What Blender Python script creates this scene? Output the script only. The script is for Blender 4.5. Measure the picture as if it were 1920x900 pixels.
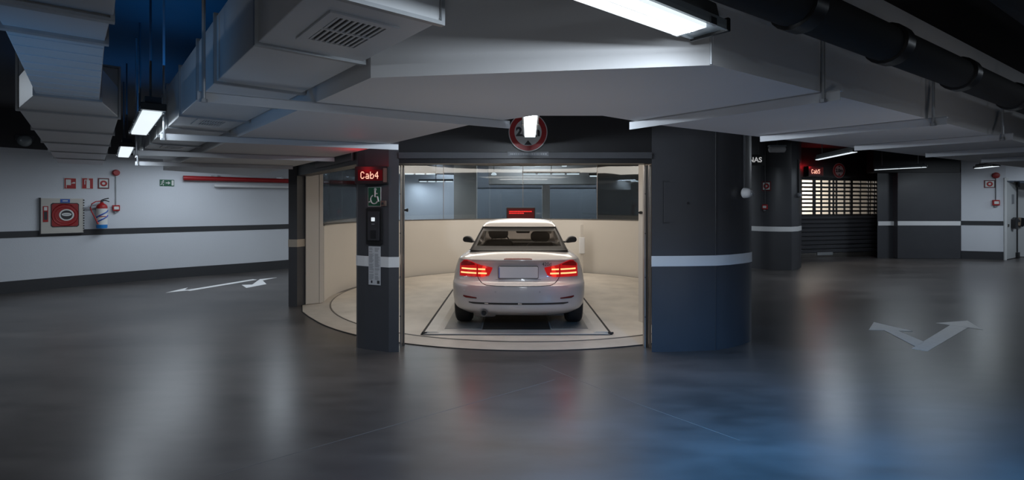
import bpy, math, random
from mathutils import Matrix, Vector
from math import pi, sin, cos, atan2, radians, sqrt

for o in list(bpy.data.objects):
    bpy.data.objects.remove(o)
SC = bpy.context.scene
COL = SC.collection
random.seed(4)

# ------------------------------------------------------------------ camera, world, lights, exposure
F, HY, CZ = 970.0, 385.0, 1.62           # focal length (px of a 1920 wide frame), horizon row, eye height
cam = bpy.data.cameras.new('camera')
cam.sensor_width = 36.0
cam.lens = F / 1920 * 36.0
cam.shift_y = -(450 - HY) / 1920
cam.clip_start = 0.05
co = bpy.data.objects.new('camera', cam)
COL.objects.link(co)
co.location = (0, 0, CZ)
co.rotation_euler = (pi / 2, 0, 0)
SC.camera = co

W = bpy.data.worlds.new('world')
SC.world = W
W.use_nodes = True
W.node_tree.nodes['Background'].inputs[0].default_value = (0.45, 0.6, 0.85, 1)
W.node_tree.nodes['Background'].inputs[1].default_value = 0.05
SC.view_settings.view_transform = 'Standard'
SC.view_settings.look = 'None'
SC.view_settings.gamma = 1
SC.view_settings.use_curve_mapping = False
SC.view_settings.exposure = 0.0
try:
    SC.cycles.use_denoising = True
    SC.cycles.max_bounces = 8
    SC.cycles.sample_clamp_indirect = 4.0
    SC.cycles.caustics_reflective = False
    SC.cycles.caustics_refractive = False
except Exception:
    pass

COOL = (0.80, 0.90, 1.0)
WARM = (1.0, 0.91, 0.80)
def area(name, loc, size, energy, color=COOL, rot=(0, 0, 0), parent=None):
    l = bpy.data.lights.new(name, 'AREA')
    l.shape = 'RECTANGLE'
    l.size, l.size_y = size
    l.energy = energy
    l.color = color
    o = bpy.data.objects.new(name, l)
    COL.objects.link(o)
    o.location = loc
    o.rotation_euler = rot
    o.parent = parent
    return o
def spot(name, loc, target, energy, color, angle, blend=1.0, radius=0.3):
    l = bpy.data.lights.new(name, 'SPOT')
    l.energy, l.color = energy, color
    l.spot_size, l.spot_blend = radians(angle), blend
    l.shadow_soft_size = radius
    o = bpy.data.objects.new(name, l)
    COL.objects.link(o)
    o.location = loc
    o.rotation_euler = (Vector(target) - Vector(loc)).to_track_quat('-Z', 'Y').to_euler()
    return o
def point(name, loc, energy, color, radius=0.05, parent=None):
    l = bpy.data.lights.new(name, 'POINT')
    l.energy, l.color = energy, color
    l.shadow_soft_size = radius
    o = bpy.data.objects.new(name, l)
    COL.objects.link(o)
    o.location = loc
    o.parent = parent
    return o

# the round lift cab's own warm ceiling lighting
area('cab_light', (0.1, 6.35, 2.6), (2.8, 0.5), 26, WARM)
area('cab_light', (0.1, 7.9, 2.6), (3.4, 0.8), 20, WARM)
area('cab_light', (0.1, 11.3, 2.58), (3.4, 1.3), 64, WARM)
# plain lights for the hall's unseen battens; some are added only to lift surfaces
area('hall_light', (-3.0, -1.6, 3.1), (1.5, 0.2), 22, (1.0, 0.95, 0.92))
area('hall_light', (2.2, -2.6, 3.1), (1.5, 0.2), 24, COOL)
area('hall_light', (-7.4, 4.6, 3.1), (0.2, 1.5), 60, COOL)
area('hall_light', (7.6, 3.6, 3.1), (0.2, 1.5), 30, COOL)
area('hall_light', (-4.6, 10.2, 2.55), (0.5, 1.4), 32, COOL)
area('hall_light', (-6.7, 10.2, 2.6), (0.8, 1.8), 34, COOL)  # added to brighten the left white wall
area('hall_light', (-3.0, 14.6, 3.0), (1.5, 0.2), 26, COOL)
area('hall_light', (0.6, 15.6, 3.2), (1.5, 0.2), 24, COOL)
area('hall_light', (3.6, 15.0, 3.2), (1.5, 0.2), 30, COOL)
area('hall_light', (14.6, 12.6, 3.0), (1.5, 0.2), 46, COOL)
area('hall_light', (16.4, 13.8, 3.0), (1.5, 0.2), 26, COOL)  # extra light added for the white door at the far right
area('hall_light', (9.0, 11.0, 3.2), (1.5, 0.2), 30, COOL)  # added to lift the dark roller shutter
area('hall_light', (0.5, 17.7, 3.05), (7.0, 0.2), 60, COOL)  # hidden behind the beam, added to light the back wall
# added blue tint, no real lamps: over the floor, and round the left ducts
spot('blue_floor_tint', (1.9, 2.5, 1.98), (1.9, 2.75, 0.0), 500, (0.05, 0.40, 1.0), 150, 1.0, 0.08)
area('blue_void_tint', (-3.0, 4.6, 2.76), (1.2, 1.6), 7, (0.01, 0.30, 1.0), (pi, 0, 0))
area('blue_void_tint', (-4.9, 6.9, 2.76), (1.2, 1.6), 5, (0.01, 0.30, 1.0), (pi, 0, 0))
spot('blue_void_tint', (-2.9, 0.9, 1.2), (-2.4, 2.4, 2.34), 50, (0.06, 0.42, 1.0), 58)
# added fill spots without fixtures, low by the viewer, lifting ducts and cab front
spot('low_fill', (0.0, 2.6, 0.12), (0.1, 3.6, 2.2), 22, (1.0, 0.96, 0.93), 120)
spot('low_fill', (-2.7, 2.3, 0.12), (-2.3, 4.0, 2.2), 15, (0.74, 0.88, 1.0), 120)
spot('low_fill', (3.0, 2.6, 0.12), (3.2, 4.6, 2.2), 26, (1.0, 0.96, 0.93), 120)
spot('low_fill', (0.2, -1.6, 0.5), (0.2, 5.0, 1.0), 40, (0.95, 0.97, 1.0), 100)

# ------------------------------------------------------------------ helpers
def hz(px, py, Z=0.0):
    """point of the horizontal plane Z that the photo shows at px, py"""
    Y = F * (CZ - Z) / (py - HY)
    return Vector(((px - 960) * Y / F, Y, Z))
def at(px, py, Y):
    return Vector(((px - 960) * Y / F, Y, CZ - (py - HY) * Y / F))

def mat(name, color, rough=0.5, metal=0.0, emit=None, strength=0.0, noise=0.0, nscale=6.0, bump=0.0, bscale=40.0,
        coat=0.0, spec=0.5, rvar=0.0):
    m = bpy.data.materials.new(name)
    m.use_nodes = True
    nt = m.node_tree
    b = nt.nodes['Principled BSDF']
    b.inputs['Base Color'].default_value = (*color, 1)
    b.inputs['Roughness'].default_value = rough
    b.inputs['Metallic'].default_value = metal
    b.inputs['Coat Weight'].default_value = coat
    b.inputs['Coat Roughness'].default_value = 0.06
    b.inputs['Specular IOR Level'].default_value = spec
    if emit:
        b.inputs['Emission Color'].default_value = (*emit, 1)
        b.inputs['Emission Strength'].default_value = strength
    tc = nt.nodes.new('ShaderNodeTexCoord')
    if noise:
        n = nt.nodes.new('ShaderNodeTexNoise')
        n.inputs['Scale'].default_value = nscale
        n.inputs['Detail'].default_value = 6
        nt.links.new(tc.outputs['Object'], n.inputs['Vector'])
        mx = nt.nodes.new('ShaderNodeMix')
        mx.data_type = 'RGBA'
        mx.inputs[6].default_value = (*[c * (1 - noise) for c in color], 1)
        mx.inputs[7].default_value = (*[min(1, c * (1 + noise)) for c in color], 1)
        nt.links.new(n.outputs['Fac'], mx.inputs[0])
        nt.links.new(mx.outputs[2], b.inputs['Base Color'])
        if rvar:
            mr = nt.nodes.new('ShaderNodeMapRange')
            mr.inputs[1].default_value, mr.inputs[2].default_value = 0.3, 0.7
            mr.inputs[3].default_value, mr.inputs[4].default_value = rough - rvar, rough + rvar
            nt.links.new(n.outputs['Fac'], mr.inputs[0])
            nt.links.new(mr.outputs[0], b.inputs['Roughness'])
    if bump:
        n2 = nt.nodes.new('ShaderNodeTexNoise')
        n2.inputs['Scale'].default_value = bscale
        n2.inputs['Detail'].default_value = 4
        nt.links.new(tc.outputs['Object'], n2.inputs['Vector'])
        bp = nt.nodes.new('ShaderNodeBump')
        bp.inputs['Strength'].default_value = bump
        bp.inputs['Distance'].default_value = 0.01
        nt.links.new(n2.outputs['Fac'], bp.inputs['Height'])
        nt.links.new(bp.outputs[0], b.inputs['Normal'])
    return m

def glass_mat(name, tint, refl=0.10, rough=0.02, ior=1.38):
    m = bpy.data.materials.new(name)
    m.use_nodes = True
    nt = m.node_tree
    nt.nodes.remove(nt.nodes['Principled BSDF'])
    out = nt.nodes['Material Output']
    t = nt.nodes.new('ShaderNodeBsdfTransparent')
    t.inputs[0].default_value = (*tint, 1)
    g = nt.nodes.new('ShaderNodeBsdfGlossy')
    g.inputs['Roughness'].default_value = rough
    lw = nt.nodes.new('ShaderNodeFresnel')
    lw.inputs[0].default_value = ior
    mr = nt.nodes.new('ShaderNodeMapRange')
    mr.inputs[3].default_value = refl * 0.4
    mr.inputs[4].default_value = 0.9
    nt.links.new(lw.outputs['Fac'], mr.inputs[0])
    mx = nt.nodes.new('ShaderNodeMixShader')
    nt.links.new(mr.outputs[0], mx.inputs[0])
    nt.links.new(t.outputs[0], mx.inputs[1])
    nt.links.new(g.outputs[0], mx.inputs[2])
    nt.links.new(mx.outputs[0], out.inputs[0])
    return m

INV = {}
class MB:
    """collects geometry for ONE mesh"""
    def __init__(s, M=None):
        s.v, s.f, s.M = [], [], M
    def add(s, vs, fs):
        k = len(s.v)
        s.v += [(s.M @ Vector(p) if s.M else Vector(p)) for p in vs]
        s.f += [tuple(i + k for i in f) for f in fs]
        return s
    def box(s, x0, x1, y0, y1, z0, z1):
        vs = [(x, y, z) for z in (z0, z1) for y in (y0, y1) for x in (x0, x1)]
        return s.add(vs, [(0, 2, 3, 1), (4, 5, 7, 6), (0, 1, 5, 4), (2, 6, 7, 3), (0, 4, 6, 2), (1, 3, 7, 5)])
    def cbox(s, x0, x1, y0, y1, z0, z1, c):
        """box whose outline seen from the front (x-z) has cut corners"""
        p = [(x0 + c, z0), (x1 - c, z0), (x1, z0 + c), (x1, z1 - c), (x1 - c, z1), (x0 + c, z1), (x0, z1 - c), (x0, z0 + c)]
        return s.xprism(p, y0, y1)
    def xprism(s, poly, y0, y1):
        """polygon in x-z pushed along y"""
        n = len(poly)
        vs = [(x, y0, z) for x, z in poly] + [(x, y1, z) for x, z in poly]
        fs = [tuple(range(n)), tuple(range(2 * n - 1, n - 1, -1))]
        fs += [(i, n + i, n + (i + 1) % n, (i + 1) % n) for i in range(n)]
        return s.add(vs, fs)
    def prism(s, poly, z0, z1):
        """plan polygon (counter-clockwise) between two heights"""
        n = len(poly)
        vs = [(p[0], p[1], z0) for p in poly] + [(p[0], p[1], z1) for p in poly]
        fs = [tuple(range(n - 1, -1, -1)), tuple(range(n, 2 * n))]
        fs += [(i, (i + 1) % n, n + (i + 1) % n, n + i) for i in range(n)]
        return s.add(vs, fs)
    def strip(s, pts, z0, z1, t, close=False):
        """wall of thickness t along plan points (thickness to the left of the run); z0, z1 numbers or per-point lists"""
        n = len(pts)
        P = [Vector((p[0], p[1])) for p in pts]
        Z0 = z0 if isinstance(z0, list) else [z0] * n
        Z1 = z1 if isinstance(z1, list) else [z1] * n
        N = []
        for i in range(n):
            a, b = P[max(0, i - 1)], P[min(n - 1, i + 1)]
            d = (b - a).normalized()
            N.append(Vector((-d.y, d.x)))
        vs = []
        for i in range(n):
            q = P[i] + N[i] * t
            vs += [(P[i].x, P[i].y, Z0[i]), (P[i].x, P[i].y, Z1[i]), (q.x, q.y, Z1[i]), (q.x, q.y, Z0[i])]
        fs = []
        for i in range(n - 1):
            a, b = 4 * i, 4 * i + 4
            for k in range(4):
                fs.append((a + k, a + (k + 1) % 4, b + (k + 1) % 4, b + k))
        fs += [(3, 2, 1, 0), (4 * n - 4, 4 * n - 3, 4 * n - 2, 4 * n - 1)]
        return s.add(vs, fs)
    def tube(s, path, r, seg=10, cap=True):
        P = [Vector(p) for p in path]
        rings = []
        up = Vector((0, 0, 1))
        for i, p in enumerate(P):
            d = (P[min(i + 1, len(P) - 1)] - P[max(i - 1, 0)]).normalized()
            a = d.cross(up if abs(d.z) < 0.9 else Vector((1, 0, 0))).normalized()
            b = a.cross(d).normalized()
            rr = r[i] if isinstance(r, (list, tuple)) else r
            rings.append([p + (a * cos(2 * pi * k / seg) + b * sin(2 * pi * k / seg)) * rr for k in range(seg)])
        vs = [v for R in rings for v in R]
        fs = []
        for i in range(len(P) - 1):
            for k in range(seg):
                fs.append((i * seg + k, i * seg + (k + 1) % seg, (i + 1) * seg + (k + 1) % seg, (i + 1) * seg + k))
        if cap:
            fs += [tuple(range(seg - 1, -1, -1)), tuple((len(P) - 1) * seg + k for k in range(seg))]
        return s.add(vs, fs)
    def lathe(s, prof, c=(0, 0, 0), axis='z', seg=24):
        """profile [(r, h)] turned round an axis through c"""
        vs = []
        for r, h in prof:
            for k in range(seg):
                a, b = r * cos(2 * pi * k / seg), r * sin(2 * pi * k / seg)
                p = {'z': (a, b, h), 'y': (a, h, -b), 'x': (h, a, b)}[axis]
                vs.append((p[0] + c[0], p[1] + c[1], p[2] + c[2]))
        fs = []
        for i in range(len(prof) - 1):
            for k in range(seg):
                fs.append((i * seg + k, i * seg + (k + 1) % seg, (i + 1) * seg + (k + 1) % seg, (i + 1) * seg + k))
        if prof[0] != prof[-1]:
            fs += [tuple(range(seg - 1, -1, -1)), tuple((len(prof) - 1) * seg + k for k in range(seg))]
        return s.add(vs, fs)
    def disc(s, r, y0, y1, c=(0, 0), seg=40, r0=0.0):
        """plate or ring facing -y"""
        if r0:
            return s.lathe([(r0, y0), (r, y0), (r, y1), (r0, y1), (r0, y0)], (c[0], 0, c[1]), 'y', seg)
        return s.lathe([(r, y0), (r, y1)], (c[0], 0, c[1]), 'y', seg)
    def build(s, name, m, parent=None, world=False, smooth=0, bevel=0.0):
        me = bpy.data.meshes.new(name)
        vs = s.v
        if world and parent is not None:
            vs = [INV[parent] @ p for p in vs]
        me.from_pydata([tuple(p) for p in vs], [], s.f)
        me.materials.append(m)
        import bmesh
        bm = bmesh.new()
        bm.from_mesh(me)
        bmesh.ops.recalc_face_normals(bm, faces=bm.faces)
        bm.to_mesh(me)
        bm.free()
        if smooth:
            me.polygons.foreach_set('use_smooth', [True] * len(me.polygons))
            me.set_sharp_from_angle(angle=radians(smooth))
        o = bpy.data.objects.new(name, me)
        COL.objects.link(o)
        if parent is not None:
            o.parent = parent
            INV[o] = INV[parent]
        else:
            INV[o] = Matrix.Identity(4)
        if bevel:
            b = o.modifiers.new('bevel', 'BEVEL')
            b.width, b.segments, b.limit_method = bevel, 2, 'ANGLE'
        return o

def tag(o, label, cat, group=None, kind=None):
    o['label'], o['category'] = label, cat
    if group: o['group'] = group
    if kind: o['kind'] = kind
    return o
def thing(name, label, cat, loc=(0, 0, 0), rz=0.0, group=None, kind=None):
    o = bpy.data.objects.new(name, None)
    COL.objects.link(o)
    o.empty_display_size = 0.1
    o.location = loc
    o.rotation_euler = (0, 0, rz)
    INV[o] = (Matrix.Translation(Vector(loc)) @ Matrix.Rotation(rz, 4, 'Z')).inverted()
    return tag(o, label, cat, group, kind)
def struct(mb, name, m, label=None, parent=None, **k):
    o = mb.build(name, m, parent, **k)
    o['kind'] = 'structure'
    if label:
        o['label'] = label
    return o
def text(body, name, m, parent, size, x, y, z, depth=0.002, align='CENTER', bold=0.0):
    """raised lettering facing local -y"""
    c = bpy.data.curves.new('lettering', 'FONT')
    c.body, c.size, c.extrude, c.offset = body, size, depth, bold
    c.align_x, c.align_y = align, 'CENTER'
    t = bpy.data.objects.new('lettering', c)
    COL.objects.link(t)
    dg = bpy.context.evaluated_depsgraph_get()
    me = bpy.data.meshes.new_from_object(t.evaluated_get(dg))
    bpy.data.objects.remove(t)
    me.transform(Matrix.Translation((x, y, z)) @ Matrix.Rotation(pi / 2, 4, 'X'))
    me.materials.clear()
    me.materials.append(m)
    me.name = name
    o = bpy.data.objects.new(name, me)
    COL.objects.link(o)
    o.parent = parent
    INV[o] = INV[parent]
    return o
def copy_tree(o, parent=None):
    c = o.copy()
    COL.objects.link(c)
    c.parent = parent
    for ch in list(o.children):
        copy_tree(ch, c)
    return c

# ------------------------------------------------------------------ materials
M = {}
M['white_wall'] = mat('white_wall', (0.62, 0.65, 0.70), 0.75, noise=0.05, nscale=1.2, bump=0.15, bscale=60)
M['dark_paint'] = mat('dark_paint', (0.060, 0.062, 0.070), 0.40, noise=0.12, nscale=3, bump=0.04, bscale=90)
M['void_black'] = mat('void_black', (0.05, 0.05, 0.055), 0.85, noise=0.25, nscale=1.5)
M['black_paint'] = mat('black_paint', (0.012, 0.012, 0.014), 0.4, noise=0.2)
M['stripe_white'] = mat('stripe_white', (0.78, 0.79, 0.80), 0.55, noise=0.04)
M['stripe_dark'] = mat('stripe_dark', (0.035, 0.037, 0.042), 0.5, noise=0.1)
M['duct_white'] = mat('duct_white', (0.66, 0.66, 0.67), 0.62, noise=0.05, nscale=0.8, bump=0.08, bscale=25)
M['duct_steel'] = mat('duct_steel', (0.62, 0.64, 0.66), 0.45, 0.25, noise=0.12, nscale=2.0, bump=0.06, bscale=12)
M['galv'] = mat('galvanised', (0.42, 0.44, 0.46), 0.4, 0.5, noise=0.15, nscale=12)
M['bar_white'] = mat('bar_white', (0.58, 0.60, 0.63), 0.5, 0.1, noise=0.06)
M['cream'] = mat('cream_panel', (0.62, 0.585, 0.535), 0.5, noise=0.035, nscale=1.5)
M['cream_ceiling'] = mat('cream_ceiling', (0.60, 0.56, 0.51), 0.7, noise=0.03)
M['rail_metal'] = mat('rail_metal', (0.42, 0.36, 0.31), 0.35, 0.7, noise=0.2, nscale=8)
M['concrete_panel'] = mat('concrete_panel', (0.52, 0.49, 0.46), 0.7, noise=0.06)
M['blue_grey'] = mat('blue_grey_wall', (0.25, 0.28, 0.315), 0.7, noise=0.05, nscale=1)
M['marking'] = mat('floor_marking', (0.74, 0.74, 0.74), 0.55, noise=0.10, nscale=14)
M['black_plastic'] = mat('black_plastic', (0.012, 0.012, 0.013), 0.35, noise=0.1)
M['rubber'] = mat('rubber', (0.014, 0.013, 0.013), 0.75, noise=0.2, nscale=30)
M['chrome'] = mat('chrome', (0.7, 0.7, 0.7), 0.12, 1.0, noise=0.02)
M['steel_dark'] = mat('steel_dark', (0.16, 0.15, 0.14), 0.4, 0.7, noise=0.15)
M['alloy'] = mat('alloy', (0.35, 0.35, 0.36), 0.3, 0.9, noise=0.05)
M['red'] = mat('sign_red', (0.36, 0.012, 0.014), 0.42, noise=0.06)
M['red_pipe'] = mat('red_pipe', (0.32, 0.012, 0.016), 0.4, noise=0.08)
M['green'] = mat('sign_green', (0.006, 0.10, 0.045), 0.45, noise=0.05)
M['sign_white'] = mat('sign_white', (0.66, 0.67, 0.66), 0.45, noise=0.03)
M['sign_dark'] = mat('sign_dark', (0.03, 0.03, 0.035), 0.45, noise=0.1)
M['blue_label'] = mat('blue_label', (0.03, 0.10, 0.42), 0.45, noise=0.05)
M['blue_bright'] = mat('blue_bright', (0.02, 0.22, 0.62), 0.4, noise=0.05)
M['cab_grey'] = mat('cabinet_grey', (0.52, 0.50, 0.46), 0.5, noise=0.04)
M['hose_red'] = mat('hose_red', (0.30, 0.02, 0.022), 0.5, noise=0.1)
M['paper'] = mat('paper', (0.55, 0.57, 0.60), 0.6, noise=0.03)
M['print'] = mat('print_grey', (0.22, 0.23, 0.25), 0.6, noise=0.05)
M['lamp'] = mat('lamp_diffuser', (0.8, 0.8, 0.8), 0.4, emit=(0.86, 0.95, 1.0), strength=0.95, noise=0.01)
M['lamp_soft'] = mat('lamp_tube', (0.8, 0.8, 0.8), 0.4, emit=(0.86, 0.95, 1.0), strength=0.75, noise=0.01)
M['lamp_body'] = mat('lamp_body', (0.06, 0.065, 0.07), 0.4, noise=0.1)
M['lamp_rim'] = mat('lamp_rim', (0.30, 0.34, 0.36), 0.25, 0.2, noise=0.05)
M['led_screen'] = mat('led_screen', (0.02, 0.001, 0.001), 0.3, emit=(1.0, 0.0, 0.015), strength=0.04, noise=0.1)
M['led_dim'] = mat('led_dim', (0.04, 0.004, 0.004), 0.3, emit=(1.0, 0.01, 0.01), strength=0.035, noise=0.1)
M['led'] = mat('led_text', (0.3, 0.1, 0.1), 0.3, emit=(1.0, 0.50, 0.36), strength=1.5, noise=0.02)
M['led_red'] = mat('led_red', (0.3, 0.02, 0.02), 0.3, emit=(1.0, 0.02, 0.02), strength=0.9, noise=0.02)
M['sign_boost'] = mat('sign_boost', (0.8, 0.8, 0.8), 0.4, emit=(1.0, 1.0, 1.0), strength=0.35, noise=0.02)  # emission added so the room sign's letters look brighter
M['button_lit'] = mat('button_lit', (0.6, 0.6, 0.6), 0.4, emit=(0.85, 0.95, 1.0), strength=0.7, noise=0.02)
M['pane'] = glass_mat('pane', (0.80, 0.84, 0.86), 0.10)
M['white_plastic'] = mat('white_plastic', (0.74, 0.75, 0.77), 0.4, noise=0.03)
M['door_white'] = mat('door_white', (0.55, 0.57, 0.58), 0.4, noise=0.03)
M['pipe_dark'] = mat('pipe_dark', (0.010, 0.009, 0.009), 0.8, noise=0.2, nscale=5)
M['brass_box'] = mat('brown_box', (0.14, 0.10, 0.08), 0.4, noise=0.1)

def floor_material():
    m = bpy.data.materials.new('polished_concrete')
    m.use_nodes = True
    nt = m.node_tree
    N, L = nt.nodes, nt.links
    b = N['Principled BSDF']
    tc = N.new('ShaderNodeTexCoord')
    mp = N.new('ShaderNodeMapping')
    mp.inputs['Scale'].default_value = (0.55, 1.5, 1)
    mp.inputs['Rotation'].default_value = (0, 0, radians(12))
    L.new(tc.outputs['Object'], mp.inputs['Vector'])
    n1 = N.new('ShaderNodeTexNoise')
    n1.inputs['Scale'].default_value = 0.9
    n1.inputs['Detail'].default_value = 3
    n1.inputs['Roughness'].default_value = 0.62
    L.new(mp.outputs[0], n1.inputs['Vector'])
    n2 = N.new('ShaderNodeTexNoise')
    n2.inputs['Scale'].default_value = 5
    n2.inputs['Detail'].default_value = 3
    L.new(mp.outputs[0], n2.inputs['Vector'])
    ad = N.new('ShaderNodeMath'); ad.operation = 'MULTIPLY_ADD'
    ad.inputs[1].default_value = 0.35
    L.new(n2.outputs['Fac'], ad.inputs[0]); L.new(n1.outputs['Fac'], ad.inputs[2])
    rp = N.new('ShaderNodeValToRGB')
    rp.color_ramp.elements[0].position, rp.color_ramp.elements[1].position = 0.42, 0.9
    rp.color_ramp.elements[0].color = (0.036, 0.033, 0.032, 1)
    rp.color_ramp.elements[1].color = (0.100, 0.091, 0.088, 1)
    L.new(ad.outputs[0], rp.inputs[0]); L.new(rp.outputs[0], b.inputs['Base Color'])
    mr = N.new('ShaderNodeMapRange')
    mr.inputs[1].default_value, mr.inputs[2].default_value = 0.3, 1.0
    mr.inputs[3].default_value, mr.inputs[4].default_value = 0.277, 0.335
    L.new(ad.outputs[0], mr.inputs[0]); L.new(mr.outputs[0], b.inputs['Roughness'])
    b.inputs['Specular IOR Level'].default_value = 0.42
    return m
def tread_material(name, base, scale=34.0):
    """steel tread plate: fine raised bars, stained"""
    m = bpy.data.materials.new(name)
    m.use_nodes = True
    nt = m.node_tree
    N, L = nt.nodes, nt.links
    b = N['Principled BSDF']
    tc = N.new('ShaderNodeTexCoord')
    wv = N.new('ShaderNodeTexWave')
    wv.inputs['Scale'].default_value = scale
    wv.inputs['Distortion'].default_value = 0.3
    L.new(tc.outputs['Object'], wv.inputs['Vector'])
    n = N.new('ShaderNodeTexNoise')
    n.inputs['Scale'].default_value = 2.2
    n.inputs['Detail'].default_value = 8
    L.new(tc.outputs['Object'], n.inputs['Vector'])
    rp = N.new('ShaderNodeValToRGB')
    rp.color_ramp.elements[0].position, rp.color_ramp.elements[1].position = 0.3, 0.62
    rp.color_ramp.elements[0].color = (*[c * 0.78 for c in base], 1)
    rp.color_ramp.elements[1].color = (*base, 1)
    L.new(n.outputs['Fac'], rp.inputs[0]); L.new(rp.outputs[0], b.inputs['Base Color'])
    b.inputs['Roughness'].default_value = 0.5
    bp = N.new('ShaderNodeBump')
    bp.inputs['Strength'].default_value = 0.45
    bp.inputs['Distance'].default_value = 0.006
    L.new(wv.outputs['Fac'], bp.inputs['Height']); L.new(bp.outputs[0], b.inputs['Normal'])
    return m
M['floor_joint'] = mat('floor_joint', (0.17, 0.165, 0.16), 0.6, noise=0.2, nscale=9)
M['floor'] = floor_material()
M['tread'] = tread_material('cream_tread_plate', (0.68, 0.63, 0.56))
M['apron'] = mat('cream_apron', (0.46, 0.42, 0.37), 0.5, noise=0.2, nscale=5)
M['pallet'] = mat('pallet_steel', (0.56, 0.53, 0.48), 0.45, noise=0.14, nscale=5)
M['pallet_dark'] = tread_material('pallet_track', (0.30, 0.285, 0.26), 26)

# ------------------------------------------------------------------ the hall: floor, ceiling, walls
CEIL = 3.4
struct(MB().box(-20, 24, -9, 24, -0.15, 0.0), 'floor', M['floor'], 'polished dark grey concrete floor')
struct(MB().box(-20, 24, -9, 24, CEIL, CEIL + 0.15), 'ceiling', M['void_black'], 'black painted ceiling')

LW = [(-14.2, -4.0), (-13.0, 2.5), (-11.3, 6.4)] + [hz(a, b)[:2] for a, b in ((0, 552), (284, 525), (540, 503.5))]
LW += [(-4.1, 16.3), (-1.6, 18.3), (2.0, 19.2), (7.0, 19.6)]
def spline(P, k=6):
    out = []
    P = [Vector((p[0], p[1])) for p in P]
    for i in range(len(P) - 1):
        a, b, c, d = P[max(i - 1, 0)], P[i], P[i + 1], P[min(i + 2, len(P) - 1)]
        for j in range(k):
            t = j / k
            out.append(0.5 * ((2 * b) + (c - a) * t + (2 * a - 5 * b + 4 * c - d) * t * t + (3 * b - a - 3 * c + d) * t ** 3))
    return out + [P[-1]]
LWP = spline(LW)
struct(MB().strip(LWP, 0.0, 2.68, 0.2), 'wall_left', M['white_wall'], 'curved white painted wall on the left', smooth=30)
struct(MB().strip(LWP, 2.68, CEIL, 0.2), 'wall_left_upper', M['void_black'], 'black painted band above the white wall', smooth=30)
def shift(P, d):
    out = []
    for i, p in enumerate(P):
        t = (P[min(i + 1, len(P) - 1)] - P[max(i - 1, 0)]).normalized()
        out.append(p - Vector((-t.y, t.x)) * d)
    return out
struct(MB().strip(shift(LWP, 0.006), 0.0, 0.225, 0.005), 'baseboard_left', M['stripe_dark'], 'dark grey painted base band of the left wall', smooth=30)
struct(MB().strip(shift(LWP, 0.006), 1.02, 1.14, 0.005), 'trim_1', M['stripe_dark'], 'dark grey stripe along the left white wall', smooth=30)
def on_left_wall(px, py):
    """where the view line through a column of the photo meets the left wall: (x, y, z), rotation about z"""
    dx = (px - 960) / F
    for a, b in zip(LWP, LWP[1:]):
        d = b - a
        den = d.x - dx * d.y
        if abs(den) < 1e-9: continue
        t = (dx * a.y - a.x) / den
        if 0 <= t <= 1:
            p = a + d * t
            if p.y > 1:
                return Vector((p.x, p.y, CZ - (py - HY) * p.y / F)), atan2(d.y, d.x)

# walls behind the camera and to the far right close the hall
struct(MB().box(-16, 20, -8.2, -8.0, 0, CEIL), 'wall_rear', M['white_wall'], 'white wall behind the viewer')

# ------------------------------------------------------------------ round lift cab (front, sides)
CX, CY = 0.20, 9.42
pl = [hz(671, 652), hz(684, 654.5), hz(729, 660.5), hz(748, 660)]
pillar_poly = [p[:2] for p in pl] + [(-1.315, 5.98), (-1.62, 6.12), (-1.78, 5.92)]
struct(MB().prism(pillar_poly, 0, CEIL), 'pillar', M['dark_paint'], 'dark grey chamfered pillar between the two lift doors')
def ring_out(poly, d):
    n = len(poly)
    P = [Vector(p[:2]) for p in poly]
    out = []
    for i in range(n):
        a, b, c = P[i - 1], P[i], P[(i + 1) % n]
        n1 = Vector(((b - a).y, -(b - a).x)).normalized()
        n2 = Vector(((c - b).y, -(c - b).x)).normalized()
        m_ = (n1 + n2).normalized()
        out.append(b + m_ * d / max(0.3, m_.dot(n1)))
    return out
struct(MB().prism(ring_out(pillar_poly, 0.004), 0.935, 1.05), 'trim_2', M['stripe_white'], 'white stripe round the dark pillar')

# right hand front wall: flat, then curving away
FR = [hz(1222, 660)[:2], hz(1285, 659)[:2], hz(1342, 656.5)[:2], hz(1368, 652.5)[:2], hz(1392, 646)[:2], hz(1404, 641.5)[:2], hz(1409, 638)[:2]]
FRs = [Vector(p) for p in FR]
back = [(2.96, 6.5), (3.2, 7.2), (3.55, 8.0), (3.85, 9.2), (3.75, 10.6), (3.2, 11.9), (2.2, 12.9), (2.1, 12.7), (3.1, 11.7), (3.6, 10.5), (3.7, 9.2),
        (3.4, 8.1), (3.0, 7.3), (2.72, 6.5), (2.2, 6.05), (1.70, 6.0), (1.61, 5.92)]
fr_poly = [tuple(p) for p in FR] + back
struct(MB().prism(fr_poly, 0, CEIL), 'wall_cab_right', M['dark_paint'], 'dark grey curved front wall of the round lift cab', smooth=28)
sp = [FRs[0] + Vector((-0.004, 0))] + FRs + [Vector((2.95, 6.48))]
struct(MB().strip(shift([Vector(p) for p in sp], 0.006), 0.945, 1.06, 0.005), 'trim_3', M['stripe_white'], 'white stripe along the curved dark front wall', smooth=28)
# header over the main opening
XL, XR = pl[3].x - 0.02, FRs[0].x + 0.02
YF = 5.70
hb = MB().box(XL, XR, YF + 0.02, YF + 0.22, 2.085, CEIL)
struct(hb, 'beam_front', M['black_paint'], 'black header over the main lift opening')
struct(MB().box(XL + 0.02, XR - 0.02, YF - 0.012, YF + 0.02, 2.135, 2.205), 'trim_4', M['dark_paint'], 'dark grey ledge across the black header', bevel=0.004)
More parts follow.
